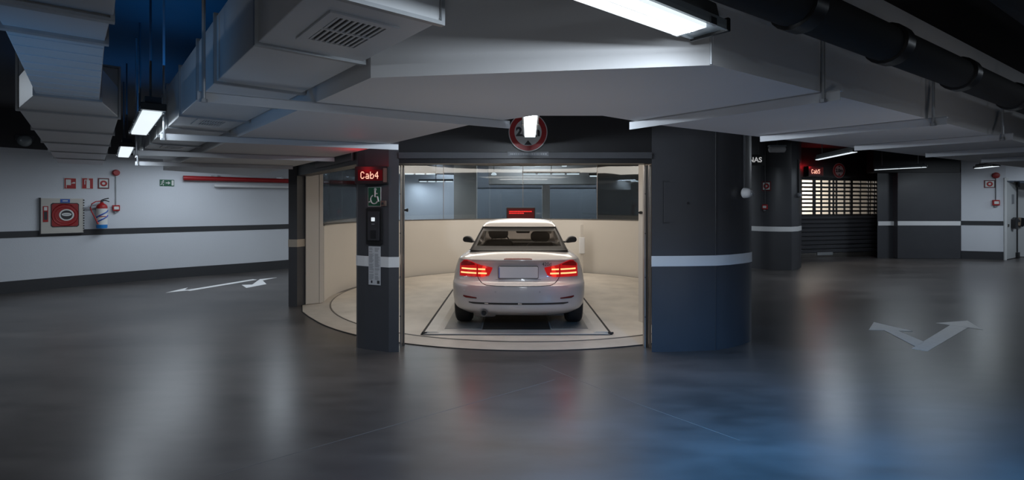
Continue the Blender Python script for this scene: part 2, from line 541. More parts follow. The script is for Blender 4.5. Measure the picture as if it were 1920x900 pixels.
# left facet: post, header and track
post = [hz(541, 575)[:2], hz(557, 575.5)[:2], (-3.36, 8.45), (-3.52, 8.55)]
struct(MB().prism(post, 0, CEIL), 'pillar_left', M['dark_paint'], 'slim dark post at the far side of the left lift opening')
struct(MB().prism(ring_out(post, 0.004), 0.955, 1.075), 'trim_5', mat('stripe_beige', (0.42, 0.37, 0.31), 0.5, noise=0.05), 'beige stripe round the slim dark post')
a, b = Vector(post[1]), Vector(pillar_poly[-1])
dn = (b - a).normalized(); nn = Vector((-dn.y, dn.x))
struct(MB().prism([tuple(a), tuple(b), tuple(b + nn * 0.2), tuple(a + nn * 0.2)], 2.09, CEIL), 'beam_left', M['black_paint'], 'black header over the left lift opening')
lb = thing('header_rail', 'bright metal track rail along the black header over the left lift opening', 'rail')
q0, q1 = a + (b - a) * 0.42, a + (b - a) * 0.97
MB().prism([tuple(q0 - nn * 0.04), tuple(q1 - nn * 0.04), tuple(q1 - nn * 0.003), tuple(q0 - nn * 0.003)], 2.25, 2.285).build('rail', M['stripe_white'], lb, True)
MB().prism([tuple(q0 - nn * 0.03), tuple(q1 - nn * 0.03), tuple(q1 - nn * 0.003), tuple(q0 - nn * 0.003)], 2.14, 2.25).build('fascia', M['dark_paint'], lb, True)

# cab interior: round wall with a glazed band, ceiling, floor
RW = 3.43
def arc(r, a0, a1, n):
    return [Vector((CX + r * cos(radians(a0 + (a1 - a0) * i / n)), CY + r * sin(radians(a0 + (a1 - a0) * i / n)))) for i in range(n + 1)]
A0, A1 = -42, 192.8
WT = 1.275
struct(MB().strip(arc(RW, A1, A0, 64), 0, WT, 0.06), 'wall_cab_inner', M['cream'], 'cream lower wall inside the round lift cab', smooth=30)
struct(MB().strip(arc(RW - 0.012, A1, A0, 64), WT, WT + 0.018, 0.085), 'trim_6', M['steel_dark'], 'thin dark ledge under the glazed band of the cab', smooth=30)
# window panes between slim mullions, each a window of its own
cuts = [-42, -8, 24, 58, 88.8, 122, 152, 192.8]
for i in range(len(cuts) - 1):
    w = MB().strip(arc(RW + 0.03, cuts[i + 1] - 0.12, cuts[i] + 0.12, 12), WT + 0.018, 2.60, 0.008).build('window_%d' % (i + 1), M['pane'], smooth=30)
    w['kind'] = 'structure'; w['label'] = 'curved glass pane above the cream wall of the cab'
    p = arc(RW + 0.03, cuts[i + 1], cuts[i + 1], 1)[0]
    MB().tube([(p.x, p.y, WT + 0.018), (p.x, p.y, 2.60)], 0.006, 6).build('window_frame', M['rail_metal'], w)
struct(MB().strip(arc(RW + 0.05, A1, A0, 64), 2.60, 2.66, 0.05), 'trim_7', M['cream'], 'cream top rail over the glazed band', smooth=30)
struct(MB().prism(arc(RW + 0.02, A0, A1, 60), 2.66, 2.72), 'ceiling_cab', M['cream_ceiling'], 'cream ceiling of the round lift cab')
# floor apron and turntable
ap = arc(3.66, 196, 322, 44)
ap = [Vector((-3.42, 8.44)), Vector((-3.18, 7.86)), Vector((-2.98, 7.56))] + [p for p in ap if p.x > -2.85] + [Vector((2.9, 7.4)), Vector((3.3, 9.4)), Vector((2.6, 11.8)), Vector((0.2, 12.84)), Vector((-2.3, 11.7)), Vector((-3.2, 9.5))]
struct(MB().prism(ap, 0.0, 0.006), 'floor_apron', M['apron'], 'cream painted apron round the turntable')
struct(MB().strip(ap[:-6], 0.0, 0.0085, -0.014), 'trim_8', M['rubber'], 'dark joint between the cream apron and the grey floor')
# inner corner panels by the openings
pA, pB = hz(571, 572.5), hz(605, 568.5)
lp = thing('sliding_door', 'open cream sliding door beside the slim dark post', 'door', (pA.x, pA.y, 0), atan2(pB.y - pA.y, pB.x - pA.x))
wd = (pB - pA).length
MB().box(0.02, wd, 0, 0.05, 0.01, 2.14).build('door_panel', M['cream'], lp, bevel=0.004)
MB().box(wd - 0.055, wd + 0.004, -0.012, 0.055, 0.01, 2.14).build('door_edge', M['cream_ceiling'], lp, bevel=0.004)
MB().disc(0.012, -0.008, 0.0, (wd - 0.02, 1.28), 12).build('bolt', M['steel_dark'], lp)
pC = hz(1197, 604)
rp_ = thing('sliding_door', 'open cream sliding door beside the right hand metal guide', 'door', (pC.x, pC.y, 0), radians(-58))
MB().box(0, 0.20, 0, 0.05, 0.01, 2.62).build('door_panel', M['cream'], rp_, bevel=0.004)
MB().box(0.18, 0.24, -0.012, 0.055, 0.01, 2.62).build('door_edge', M['rail_metal'], rp_, bevel=0.003)
MB().lathe([(0.014, -0.05), (0.02, -0.03), (0.02, 0.0)], (0.06, 0, 1.52), 'y', 12).build('buffer', M['black_plastic'], rp_)
# vertical metal door guides
def guide(px0, px1, py, name_label, h=2.1, n=3):
    p, q = hz(px0, py), hz(px1, py)
    t = thing('door_guide', name_label, 'rail', (p.x, p.y, 0), 0)
    w = q.x - p.x
    for k in range(n):
        x0 = w * k / n
        MB().box(x0 + 0.004, x0 + w / n - 0.004, 0.02 * (k % 2), 0.06, 0.0, h).build('track', [M['rail_metal'], M['steel_dark'], M['rail_metal']][k % 3], t, bevel=0.003)
    for z in (0.35, 0.8, 1.3, 1.75):
        MB().disc(0.008, -0.005, 0.0, (w * 0.18, z), 10).build('screw', M['steel_dark'], t)
    return t
guide(749, 757.5, 650, 'metal door guide up the right edge of the notice pillar', 2.08, 2)
guide(1207, 1222, 652, 'metal door guides up the left edge of the curved dark wall', 2.08, 3)
guide(557.5, 570, 572, 'metal door guides beside the slim dark post', 2.1, 3)
b_ = thing('door_buffer', 'small black buffer on the guide right of the notice pillar', 'buffer', (*hz(757, 648)[:2], at(757, 394, hz(757, 648).y).z))
MB().lathe([(0.012, 0.0), (0.012, 0.03), (0.02, 0.032), (0.02, 0.05)], (0, 0, 0), 'x', 12).build('plug', M['black_plastic'], b_)

# ------------------------------------------------------------------ far side of the cab, seen through the glass
struct(MB().box(-6, 9, 18.4, 18.6, 0, CEIL), 'wall_back', M['blue_grey'], 'blue grey wall beyond the glazed cab')
struct(MB().box(-6, 9, 18.36, 18.4, 2.25, CEIL), 'trim_9', mat('back_shade', (0.16, 0.17, 0.19), 0.7, noise=0.1), 'shading at the top of the back wall, put into a darker band')  # wall shading put into a darker colour
def bx(px0, px1, py0, py1, Y, d):
    p, q = at(px0, py0, Y), at(px1, py1, Y)
    return MB().box(p.x, q.x, Y, Y + d, q.z, p.z)
struct(MB().box(at(851, 300, 15).x, at(893, 300, 15).x, 15.0, 15.5, 0, CEIL), 'pillar_back', M['concrete_panel'], 'wide grey beige pillar beyond the glass')
struct(MB().box(at(1017, 300, 17.4).x, at(1031, 300, 17.4).x, 17.4, 17.7, 0, CEIL), 'pillar_back.001', M['concrete_panel'], 'slim pale pillar beyond the glass behind the display')
struct(MB().box(at(1121, 300, 15.6).x, at(1141, 300, 15.6).x, 15.6, 15.9, 0, CEIL), 'pillar_back.002', M['blue_grey'], 'blue grey pillar below the grey control box')
struct(bx(916, 1122, 290, 345, 16.2, 0.9), 'beam_back', M['concrete_panel'], 'beige ceiling box beyond the glass')
struct(bx(1142, 1189, 290, 402, 16.0, 0.12), 'wall_back_dark', M['dark_paint'], 'dark wall panel beyond the glass')
struct(bx(1130, 1200, 402, 470, 16.0, 0.5), 'trim_10', M['concrete_panel'], 'low beige parapet beyond the glass')
bxp = at(1137, 359, 15.1)
cb = thing('control_box', 'grey control box with a small red light beyond the glass', 'box', tuple(bxp), 0)
MB().xprism([(-0.22, -0.22), (0.24, -0.22), (0.25, -0.12), (0.20, 0.22), (-0.22, 0.22)], 0, 0.4).build('housing', M['blue_grey'], cb, bevel=0.01)
MB().cbox(-0.05, 0.03, -0.02, 0, -0.02, 0.02, 0.006).build('indicator', M['led_red'], cb)

# ------------------------------------------------------------------ right hand side: second cab with a shutter, panels, white wall
col = [(5.9, 14.4), (6.12, 13.55)] + [hz(a_, b_)[:2] for a_, b_ in ((1424, 504.5), (1440, 505.8), (1462, 506.8), (1484, 506.8), (1496, 505), (1502.5, 500.5))]
col = [tuple(c) for c in col] + [(8.2, 15.2), (9.0, 16.05), (9.0, 16.4), (6.2, 16.4)]
struct(MB().prism(col, 0, CEIL), 'wall_second_cab', M['dark_paint'], 'dark rounded wall of the second lift cab', smooth=30)
cv = [Vector(c) for c in col[1:8]]
struct(MB().strip(shift(cv, 0.006), 0.965, 1.085, 0.005), 'trim_11', M['stripe_white'], 'white stripe round the second dark rounded wall', smooth=30)
s0, s1 = hz(1503, 483), hz(1643, 478.5)
srz = atan2(s1.y - s0.y, s1.x - s0.x)
sl = (s1 - s0).length
def on_line(px, py, o, rz, v):
    """point a view line meets on the vertical plane through o turned by rz, moved v along its back normal"""
    ox, oy = o[0] - v * sin(rz), o[1] + v * cos(rz)
    dx = (px - 960) / F
    t = (dx * oy - ox) / (cos(rz) - dx * sin(rz))
    Y = oy + t * sin(rz)
    return at(px, py, Y)
def plan(o, rz, u, v):
    return (o.x + u * cos(rz) - v * sin(rz), o.y + u * sin(rz) + v * cos(rz))
struct(MB().prism([plan(s0, srz, -1.2, -0.1), plan(s0, srz, sl + 0.1, -0.1), plan(s0, srz, sl + 0.1, 0.15), plan(s0, srz, -1.2, 0.15)], 2.48, CEIL), 'beam_second_cab', M['black_paint'], 'black header over the roller shutter')
# warm lit cab behind the shutter
struct(MB().prism([plan(s0, srz, -1.5, 2.6), plan(s0, srz, sl + 3.2, 2.6), plan(s0, srz, sl + 3.2, 2.7), plan(s0, srz, -1.5, 2.7)], 0, CEIL), 'wall_second_cab_inner', M['cream'], 'cream inner wall behind the roller shutter')
pc = plan(s0, srz, sl / 2, 1.3)
area('second_cab_light', (pc[0], pc[1], 3.2), (2.4, 1.6), 420, WARM)
p0, p1 = hz(1645, 484), hz(1683, 484)
struct(MB().prism([(p0.x, p0.y), (p1.x + 0.05, p1.y + 0.05), (p1.x + 0.05, p1.y + 0.6), (p0.x + 0.9, p0.y + 1.2)], 0, CEIL), 'pillar_right', M['dark_paint'], 'dark recessed pier right of the roller shutter')
q0, q1 = hz(1683, 485), hz(1801, 485.5)
struct(MB().prism([(q0.x, q0.y), (q1.x, q1.y), (q1.x + 0.1, q1.y + 0.3), (q0.x, q0.y + 0.3)], 0, 2.62), 'door_1', M['dark_paint'], 'wide dark grey sliding panel with a white stripe', bevel=0.01)
struct(MB().prism([(q0.x - 0.7, q0.y + 0.05), (q1.x + 0.0, q1.y + 0.02), (q1.x + 0.08, q1.y + 0.35), (q0.x - 0.7, q0.y + 0.35)], 2.62, CEIL), 'beam_right', M['black_paint'], 'black header over the wide dark panel')
struct(MB().prism([(p0.x + 0.02, p0.y - 0.008), (p1.x, p1.y - 0.008), (p1.x, p1.y), (p0.x + 0.02, p0.y)], 1.0, 1.13), 'trim_12', M['stripe_white'], 'white stripe on the recessed dark pier')
struct(MB().prism([(q0.x, q0.y - 0.008), (q1.x, q1.y - 0.008), (q1.x, q1.y), (q0.x, q0.y)], 1.01, 1.14), 'trim_13', M['stripe_white'], 'white stripe across the wide dark panel')
w0, w1 = hz(1802, 485), hz(1886, 487.5)
wrz = atan2(w1.y - w0.y, w1.x - w0.x)
wl = (w1 - w0).length
struct(MB().prism([plan(w0, wrz, 0, 0), plan(w0, wrz, wl, 0), plan(w0, wrz, wl, 0.2), plan(w0, wrz, 0, 0.2)], 0, CEIL), 'wall_right', M['white_wall'], 'white wall between the dark panel and the white door')
struct(MB().prism([plan(w0, wrz, 0, -0.006), plan(w0, wrz, wl, -0.006), plan(w0, wrz, wl, -0.0005), plan(w0, wrz, 0, -0.0005)], 0, 0.24), 'baseboard_right', M['stripe_dark'], 'dark base band of the right white wall')
struct(MB().prism([plan(w0, wrz, 0, -0.006), plan(w0, wrz, wl, -0.006), plan(w0, wrz, wl, -0.0005), plan(w0, wrz, 0, -0.0005)], 1.02, 1.15), 'trim_14', M['stripe_dark'], 'dark stripe across the right white wall')
e1 = hz(1886, 487.5)
struct(MB().prism([(e1.x, e1.y), (e1.x + 4, e1.y - 0.5), (e1.x + 4, e1.y - 0.3), (e1.x, e1.y + 0.2)], 2.35, CEIL), 'wall_right_upper', M['white_wall'], 'white wall above the double door')
# saw cut joints in the floor
for nm_j, pts_j in (('trim_15', [(400, 893), (960, 735), (1040, 712)]), ('trim_16', [(1010, 683), (1060, 703), (1200, 759), (1387, 826)])):
    P_ = [Vector(hz(x, y)[:2]) for x, y in pts_j]
    struct(MB().strip(P_, 0.0, 0.0012, 0.004), nm_j, M['floor_joint'], 'thin pale saw cut joint in the floor')
struct(MB().tube([(FRs[2].x, FRs[2].y - 0.001, 0), (FRs[2].x, FRs[2].y - 0.001, CEIL)], 0.005, 6), 'trim_17', M['stripe_dark'], 'vertical panel joint in the curved dark wall')
# ------------------------------------------------------------------ pictograms on the floor
def floor_shape(polys, name, label):
    m = MB()
    for k_, P in enumerate(polys):
        Q = [hz(x, y)[:2] for x, y in P]
        ar = sum(Q[i][0] * Q[(i + 1) % len(Q)][1] - Q[(i + 1) % len(Q)][0] * Q[i][1] for i in range(len(Q)))
        if ar < 0: Q = Q[::-1]
        m.prism(Q, 0.0, 0.003 + 0.0008 * k_)
    tag(m.build(name, M['marking']), label, 'arrow marking', None, 'thing')
floor_shape([[(1709, 654), (1739, 659), (1814, 615), (1783, 609)], [(1755, 606), (1814, 601.5), (1843, 618.5)],
             [(1716, 650), (1733, 641.5), (1668, 614), (1648, 614.5)], [(1638.5, 604.5), (1711, 621.5), (1629, 619)]], 'floor_arrow',
            'white two headed arrow painted on the open floor by the curved dark wall')
floor_shape([[(346, 544.5), (356, 545.6), (482, 524.6), (474, 523.6)], [(311, 549), (352, 539.5), (346, 543.6), (370, 543)],
             [(519, 520.6), (492.4, 526), (499.5, 533), (462, 540.2), (453.3, 534.5), (473, 533.8), (487, 523.8)]], 'floor_arrow',
            'thin white two headed arrow painted on the floor by the left wall')

# ------------------------------------------------------------------ big white air duct round the cab (low, angled plan)
ZS, ZT = 2.21, 2.86
DL, DR = Vector((-0.655, 0.756)), Vector((0.845, 0.535))
h = ZS
P1, P2 = hz(695, 146, h), hz(1338, 122, h)
IL, IR = hz(877, 235, h), hz(1240, 235, h)
I1, I2 = hz(1000, 217, h), hz(1130, 217, h)
def adv(p, d, s):
    return (p.x + d.x * s, p.y + d.y * s)
dl_in = (Vector(hz(598, 301, h)[:2]) - Vector(IL[:2])).normalized()
dr_in = (Vector(hz(1651, 283, h)[:2]) - Vector(IR[:2])).normalized()
dl_out = (Vector(hz(383, 285, h)[:2]) - Vector(P1[:2])).normalized()
dr_out = (Vector(hz(1920, 268, h)[:2]) - Vector(P2[:2])).normalized()
duct = thing('air_duct', 'wide white ceiling duct wrapping the front of the lift cab in two angled wings', 'duct', (P1.x, P1.y, ZS))
core = [tuple(P1[:2]), tuple(P2[:2]), tuple(IR[:2]), tuple(I2[:2]), tuple(I1[:2]), tuple(IL[:2])]
MB().prism(core, ZS, ZT).build('corner_section', M['duct_white'], duct, True)
wl_ = [tuple(P1[:2]), tuple(IL[:2]), adv(IL, dl_in, 8.2), adv(P1, dl_out, 8.2)]
MB().prism(wl_, ZS, ZT).build('left_section', M['duct_white'], duct, True)
wr_ = [tuple(IR[:2]), tuple(P2[:2]), adv(P2, dr_out, 11.6), adv(IR, dr_in, 11.2)]
MB().prism(wr_, ZS, ZT).build('right_section', M['duct_white'], duct, True)
# seam strip down the sharp front corner and joint bead across the underside
MB().tube([(P2.x - 0.012, P2.y - 0.004, ZS + 0.002), (P2.x - 0.012, P2.y - 0.004, ZT)], 0.006, 6).build('corner_bead', M['bar_white'], duct, True)

# hanger angles under the duct, each with two rods
def hanger(pl_, pr_, label, group, rods, zb=2.155, ztop=CEIL):
    a, b = Vector(pl_), Vector(pr_)
    d = (b - a); L = sqrt(d.x ** 2 + d.y ** 2)
    t = thing('hanger_bar', label, 'hanger', (a.x, a.y, zb), atan2(d.y, d.x), group)
    MB().box(0, L, 0, 0.006, 0, 0.052).box(0, L, 0.0, 0.045, 0.048, 0.0535).build('angle_bar', M['bar_white'], t)
    for u in rods:
        MB().tube([(L * u, -0.012, 0.01), (L * u, -0.012, ztop - zb)], 0.009, 8).build('rod', M['galv'], t)
        MB().lathe([(0.018, -0.012), (0.018, 0.004)], (L * u, -0.012, 0.008), 'z', 6).build('nut', M['galv'], t)
    return t
zb = 2.155
hl = [hz(370, 190, zb), hz(300, 262, zb)]
hr = [hz(956, 241, zb), hz(747, 281, zb)]
step, stepr = hl[1] - hl[0], hr[1] - hr[0]
nm = ['white hanger bar under the left wing of the duct, nearest the grille', 'white hanger bar under the left wing of the duct, beside the notice pillar top',
      'white hanger bar under the left duct wing, third from the big grille', 'white hanger bar under the left duct wing, farthest from the big grille']
for k in range(4):
    l_ = hl[0] + step * k if k < 2 else hl[1] + step * 0.86 * (k - 1) + (hl[0] - hr[0]).normalized() * (0.10 if k == 2 else 0.0)
    r_ = hr[0] + stepr * k if k < 2 else hr[1] + step * 0.86 * (k - 1)
    hanger(l_, r_, nm[k], 'hanger bars under the white duct', [0.015])
rl = [hz(1180, 243, zb), hz(1425, 266, zb)]
rr = [hz(1575, 187, zb), hz(1775, 233, zb)]
s1_, s2_ = rl[1] - rl[0], rr[1] - rr[0]
nm = ['white hanger bar under the right duct wing, nearest the height sign', 'white hanger bar under the right duct wing, above the white siren',
      'white hanger bar under the right duct wing, third from the height sign', 'white hanger bar under the right duct wing, fourth from the height sign',
      'white hanger bar under the right duct wing, farthest from the height sign']
for k in range(5):
    hanger(rl[0] + s1_ * k, rr[0] + s2_ * k, nm[k], 'hanger bars under the white duct', [0.945], ztop=2.60)

# ------------------------------------------------------------------ rectangular steel ducts on the left
def dpt(o, d, n, u, v):
    return (o.x + d.x * u + n.x * v, o.y + d.y * u + n.y * v)
def duct_run(parent, o, d, n, segs, z0, z1, mt, fl=0.02):
    """o: start of the left bottom edge; segs: [(u0, u1, v0a, v1a, v0b, v1b, z0, z1)]; one section and one flange frame each"""
    for (u0, u1, a0, a1, b0, b1, za, zb_) in segs:
        P = [dpt(o, d, n, u0, a0), dpt(o, d, n, u0, a1), dpt(o, d, n, u1, b1), dpt(o, d, n, u1, b0)]
        MB().prism(P, za, zb_).build('section', mt, parent, True, bevel=0.004)
        if fl:
            m = MB()
            for uu in (u0,):
                g = 0.014
                for (va, vb, zz0, zz1) in ((a0 - g, a1 + g, za - g, za), (a0 - g, a1 + g, zb_, zb_ + g), (a0 - g, a0, za, zb_), (a1, a1 + g, za, zb_)):
                    m.prism([dpt(o, d, n, uu - fl, va), dpt(o, d, n, uu - fl, vb), dpt(o, d, n, uu + fl, vb), dpt(o, d, n, uu + fl, va)], zz0, zz1)
            m.build('flange', M['galv'], parent, True)
Z2 = 2.288
A2 = hz(483, 80, Z2); B2 = hz(334, 220, Z2); R2 = hz(691, 114, Z2)
d2 = Vector((B2.x - A2.x, B2.y - A2.y)).normalized()
n2 = Vector((d2.y, -d2.x))
w2 = (Vector(R2[:2]) - Vector(A2[:2])).dot(n2) - 0.015
R2b = hz(826, 41, Z2)
u_front = (Vector(R2b[:2]) - Vector(A2[:2])).dot(d2)
u1_ = (Vector(R2[:2]) - Vector(A2[:2])).dot(d2)
gd = thing('grille_duct', 'rectangular steel duct with air grilles along the left side of the white duct', 'duct', (A2.x, A2.y, Z2))
us = [u_front, 0.0, 0.86, 1.42, 2.2, 2.95, 3.7, 4.45, 5.2, 5.95, 6.7]
duct_run(gd, A2, d2, n2, [(us[i], us[i + 1], 0, w2, 0, w2, Z2, 2.64) for i in range(len(us) - 1)], Z2, 2.64, M['duct_steel'], 0.012)
# run of the duct beyond the near flange, over the viewer
MB().prism([dpt(A2, d2, n2, u_front - 0.02, 0.1), dpt(A2, d2, n2, u_front - 1.0, 0.1), dpt(A2, d2, n2, u_front - 1.0, w2), dpt(A2, d2, n2, u_front - 0.02, w2)][::-1], Z2 + 0.12, 2.64).build('section', M['duct_steel'], gd, True)
def grille(u0, u1, v0, v1):
    g = MB()
    fr = 0.035
    zf, zt = Z2 - 0.008, Z2 - 0.0005
    for (a_, b_, c_, e_) in ((u0, u1, v0, v0 + fr), (u0, u1, v1 - fr, v1), (u0, u0 + fr, v0 + fr, v1 - fr), (u1 - fr, u1, v0 + fr, v1 - fr), ((u0 + u1) / 2 - 0.006, (u0 + u1) / 2 + 0.006, v0 + fr, v1 - fr)):
        g.prism([dpt(A2, d2, n2, a_, c_), dpt(A2, d2, n2, a_, e_), dpt(A2, d2, n2, b_, e_), dpt(A2, d2, n2, b_, c_)], zf, zt)
    gr = g.build('grille', M['duct_steel'], gd, True)
    k = MB().prism([dpt(A2, d2, n2, u0 + fr, v0 + fr), dpt(A2, d2, n2, u0 + fr, v1 - fr), dpt(A2, d2, n2, u1 - fr, v1 - fr), dpt(A2, d2, n2, u1 - fr, v0 + fr)], Z2 - 0.0015, Z2 - 0.0005)
    k.build('backing', M['black_paint'], gr, True)
    s = MB()
    nsl = 9
    for i in range(nsl):
        v = v0 + fr + (v1 - v0 - 2 * fr) * (i + 0.5) / nsl
        s.prism([dpt(A2, d2, n2, u0 + fr, v - 0.006), dpt(A2, d2, n2, u0 + fr, v + 0.003), dpt(A2, d2, n2, u1 - fr, v + 0.003), dpt(A2, d2, n2, u1 - fr, v - 0.006)], Z2 - 0.007, Z2 - 0.002)
    s.build('louvres', M['duct_steel'], gr, True)
grille(u_front + 0.14, -0.17, 0.10, w2 - 0.09)
grille(2.27, 2.62, 0.12, w2 - 0.10)
grille(4.55, 4.9, 0.12, w2 - 0.10)

Z1 = 2.34
A1_ = hz(10, 47, Z1); B1_ = hz(67, 176, Z1); C1_ = hz(34, 204, Z1); D1_ = hz(100, 293, Z1); RB = hz(187, 182, Z1); RC = hz(222, 221, Z1)
d1 = Vector((D1_.x - C1_.x, D1_.y - C1_.y)).normalized()
n1 = Vector((d1.y, -d1.x))
def uv(p):
    q = Vector((p.x - C1_.x, p.y - C1_.y))
    return q.dot(d1), q.dot(n1)
uB, vB = uv(B1_); _, vRB = uv(RB); _, vRC = uv(RC)
uA, _ = uv(A1_)
sd = thing('steel_duct', 'narrow to wide rectangular steel duct running to the left wall', 'duct', (C1_.x, C1_.y, Z1))
ZW = 2.74
segs = [(uB - 2.5, uA - 0.35, vB - 0.02, vRB + 0.02, vB - 0.02, vRB + 0.02, Z1 + 0.01, ZW - 0.16), (uA - 0.35, uA + 0.02, vB - 0.01, vRB + 0.01, vB, vRB, Z1, ZW - 0.16),
        (uA + 0.02, uB, vB, vRB, vB, vRB, Z1, ZW - 0.16), (uB, 0.0, vB, vRB, 0, vRC, Z1, ZW - 0.16)]
L1 = 1.28
for k in range(5):
    segs.append((k * L1, (k + 1) * L1, 0, vRC, 0, vRC, Z1, ZW))
duct_run(sd, C1_, d1, n1, segs, Z1, ZW, M['duct_steel'], 0.02)

m = MB()
for i in range(9):
    u = uA + 0.06 + (uB - uA - 0.1) * (i + 0.5) / 9
    m.prism([dpt(C1_, d1, n1, u - 0.006, vB + 0.004), dpt(C1_, d1, n1, u - 0.006, vRB - 0.004), dpt(C1_, d1, n1, u + 0.006, vRB - 0.004), dpt(C1_, d1, n1, u + 0.006, vB + 0.004)][::-1], Z1 - 0.004, Z1 + 0.001)
m.build('stiffener_ribs', M['duct_steel'], sd, True)

# ------------------------------------------------------------------ dark pipe on the right
pd = dr_out
o_ = hz(1470, 52, 2.33)
pp = thing('drain_pipe', 'thick black pipe with couplings beside the right duct wing', 'pipe', (o_.x, o_.y, 2.42))
pr_ = 0.085
n_ = Vector((pd.y, -pd.x))
def pz(u, z=2.33 + pr_ * 1.0):
    return (o_.x + pd.x * u + n_.x * 0.03, o_.y + pd.y * u + n_.y * 0.03, z)
MB().tube([pz(-0.9), pz(9.0)], pr_, 20).build('pipe', M['pipe_dark'], pp, True, smooth=40)
for u in (0.05, 0.92, 1.95, 3.1, 4.4):
    MB().tube([pz(u - 0.05), pz(u - 0.045), pz(u + 0.045), pz(u + 0.05)], [pr_, pr_ + 0.014, pr_ + 0.014, pr_], 20).build('coupling', M['black_plastic'], pp, True, smooth=40)
pp2 = thing('drain_pipe', 'second black pipe above the coupled pipe in the dark ceiling corner', 'pipe', (o_.x + 0.5, o_.y - 0.3, 2.7))
MB().tube([(o_.x + pd.x * u + n_.x * 0.35, o_.y + pd.y * u + n_.y * 0.35, 2.66) for u in (-1.0, 9)], 0.05, 14).build('pipe', M['pipe_dark'], pp2, True, smooth=40)

# ------------------------------------------------------------------ batten lamps
def batten(label, p, q, z, width, energy, strong=True, ends=True, name='batten_lamp', light_w=None, soft=False, side=0):
    """p, q: plan ends of the lamp's underside centre line"""
    p, q = Vector((p[0], p[1])), Vector((q[0], q[1]))
    L = (q - p).length
    c = (p + q) / 2
    t = thing(name, label, 'lamp', (c.x, c.y, z), atan2(q.y - p.y, q.x - p.x), 'ceiling batten lamps')
    w = width / 2
    MB().xprism([(-L / 2, 0.035), (L / 2, 0.035), (L / 2 - 0.03, 0.10), (-L / 2 + 0.03, 0.10)], -w * 0.7, w * 0.7).build('housing', M['lamp_body'], t, bevel=0.006)
    MB().box(-L / 2, L / 2, -w, -w + 0.012, -0.002, 0.036).box(-L / 2, L / 2, w - 0.012, w, -0.002, 0.036).build('rim', M['lamp_rim'], t)
    MB().box(-L / 2 + (0.12 if ends else 0), L / 2 - (0.12 if ends else 0), -w + 0.014, w - 0.014, -0.016, 0.034).build('diffuser', M['lamp_soft'] if soft else M['lamp'], t)
    for s in (-1, 1):
        a, b = sorted((s * L / 2, s * (L / 2 + 0.02)))
        MB().box(a, b, -w - 0.006, w + 0.006, -0.008, 0.045).build('end_cap', M['black_plastic'], t, bevel=0.004)
        if ends:
            a, b = sorted((s * L / 2, s * (L / 2 - 0.12)))
            MB().box(a, b, -w + 0.012, w - 0.012, 0.003, 0.034).build('reflector_end', M['lamp_rim'], t)
    for s in (-1, 1):
        for u in (-0.42, 0.0, 0.42):
            y0, y1 = sorted((s * (w + 0.008), s * (w - 0.006)))
            MB().box(L * u - 0.02, L * u + 0.02, y0, y1, -0.006, 0.02).build('clip', M['chrome'], t)
    MB().tube([(-L * 0.35, 0, 0.1), (-L * 0.35, 0, CEIL - z)], 0.008, 8).build('hanger', M['lamp_body'], t)
    MB().tube([(L * 0.35, 0, 0.1), (L * 0.35, 0, CEIL - z)], 0.008, 8).build('hanger', M['lamp_body'], t)
    if energy:
        area('lamp_light', (0, 0, -0.03), (L * 0.85, light_w or width * 0.8), energy, COOL, parent=t)
        if side:
            for s in (-1, 1):
                area('lamp_light', (0, s * 0.004, -0.0205), (L * 0.85, 0.006), side, COOL, rot=(s * pi / 2, 0, 0), parent=t)
    return t
zl = 2.30
a_, b_ = hz(1328, 64, zl), hz(1085, -28, zl)
dd = Vector((b_.x - a_.x, b_.y - a_.y)).normalized()
ln = batten('near batten lamp in front of the sharp duct corner', (a_.x, a_.y), (a_.x + dd.x * 1.3, a_.y + dd.y * 1.3), zl, 0.155, 11, side=3)
a_, b_ = hz(993, 257, 2.30), hz(993, 200, 2.30)
batten('batten lamp hanging in front of the red ringed height sign', (a_.x, a_.y - 0.1), (b_.x + 0.01, b_.y + 0.05), 2.30, 0.13, 12, ends=False, side=22)
zl = 2.34
a_, b_ = hz(288, 205, zl), hz(259, 252, zl)
batten('larger batten lamp between the two steel ducts', (a_.x, a_.y), (b_.x, b_.y), zl, 0.15, 9)
a_, b_ = hz(239, 274, zl), hz(231, 294, zl)
batten('smaller batten lamp between the steel ducts, farther towards the left wall', (a_.x, a_.y), (b_.x, b_.y), zl, 0.15, 9)
# beyond the right duct wing
def lamp_px(label, x0, y0, x1, y1, z, w, e):
    a, b = hz(x0, y0, z), hz(x1, y1, z)
    return batten(label, (a.x, a.y), (b.x, b.y), z, w, e, ends=False)
lamp_px('batten lamp above the glowing red display of the roller shutter', 1604, 284, 1532, 299, 2.62, 0.09, 26)
lamp_px('dim batten lamp above the wide dark panel', 1737, 313, 1640, 318, 2.62, 0.06, 14)
lamp_px('short batten lamp above the right white wall', 1868, 311, 1832, 315, 2.66, 0.16, 16)
# tube lamps seen through the glazed band
def tube_row(label, x0, x1, y, Y, n, z=None):
    p, q = at(x0, y, Y), at(x1, y, Y)
    t = thing('tube_lamp', label, 'lamp', tuple(p), atan2(0, 1), 'tube lamps beyond the glass')
    L = q.x - p.x
    MB().box(0, L, -0.03, 0.03, 0.03, 0.09).build('housing', M['lamp_body'], t)
    for k in range(n):
        MB().tube([(L * k / n + 0.03, 0, 0.012), (L * (k + 1) / n - 0.03, 0, 0.012)], 0.02, 8).build('tube', M['lamp'], t)
    MB().tube([(L / 2, 0, 0.09), (L / 2, 0, CEIL - p.z)], 0.01, 6).build('hanger', M['lamp_body'], t)
    area('lamp_light', (L / 2, 0, -0.02), (L, 0.06), 14, COOL, parent=t)
tube_row('long tube lamp beyond the glass on the left side of the wide pillar', 757, 818, 327, 14.6, 3)
tube_row('lower tube lamp beyond the glass left of the wide pillar', 785, 850, 341, 17.0, 4)
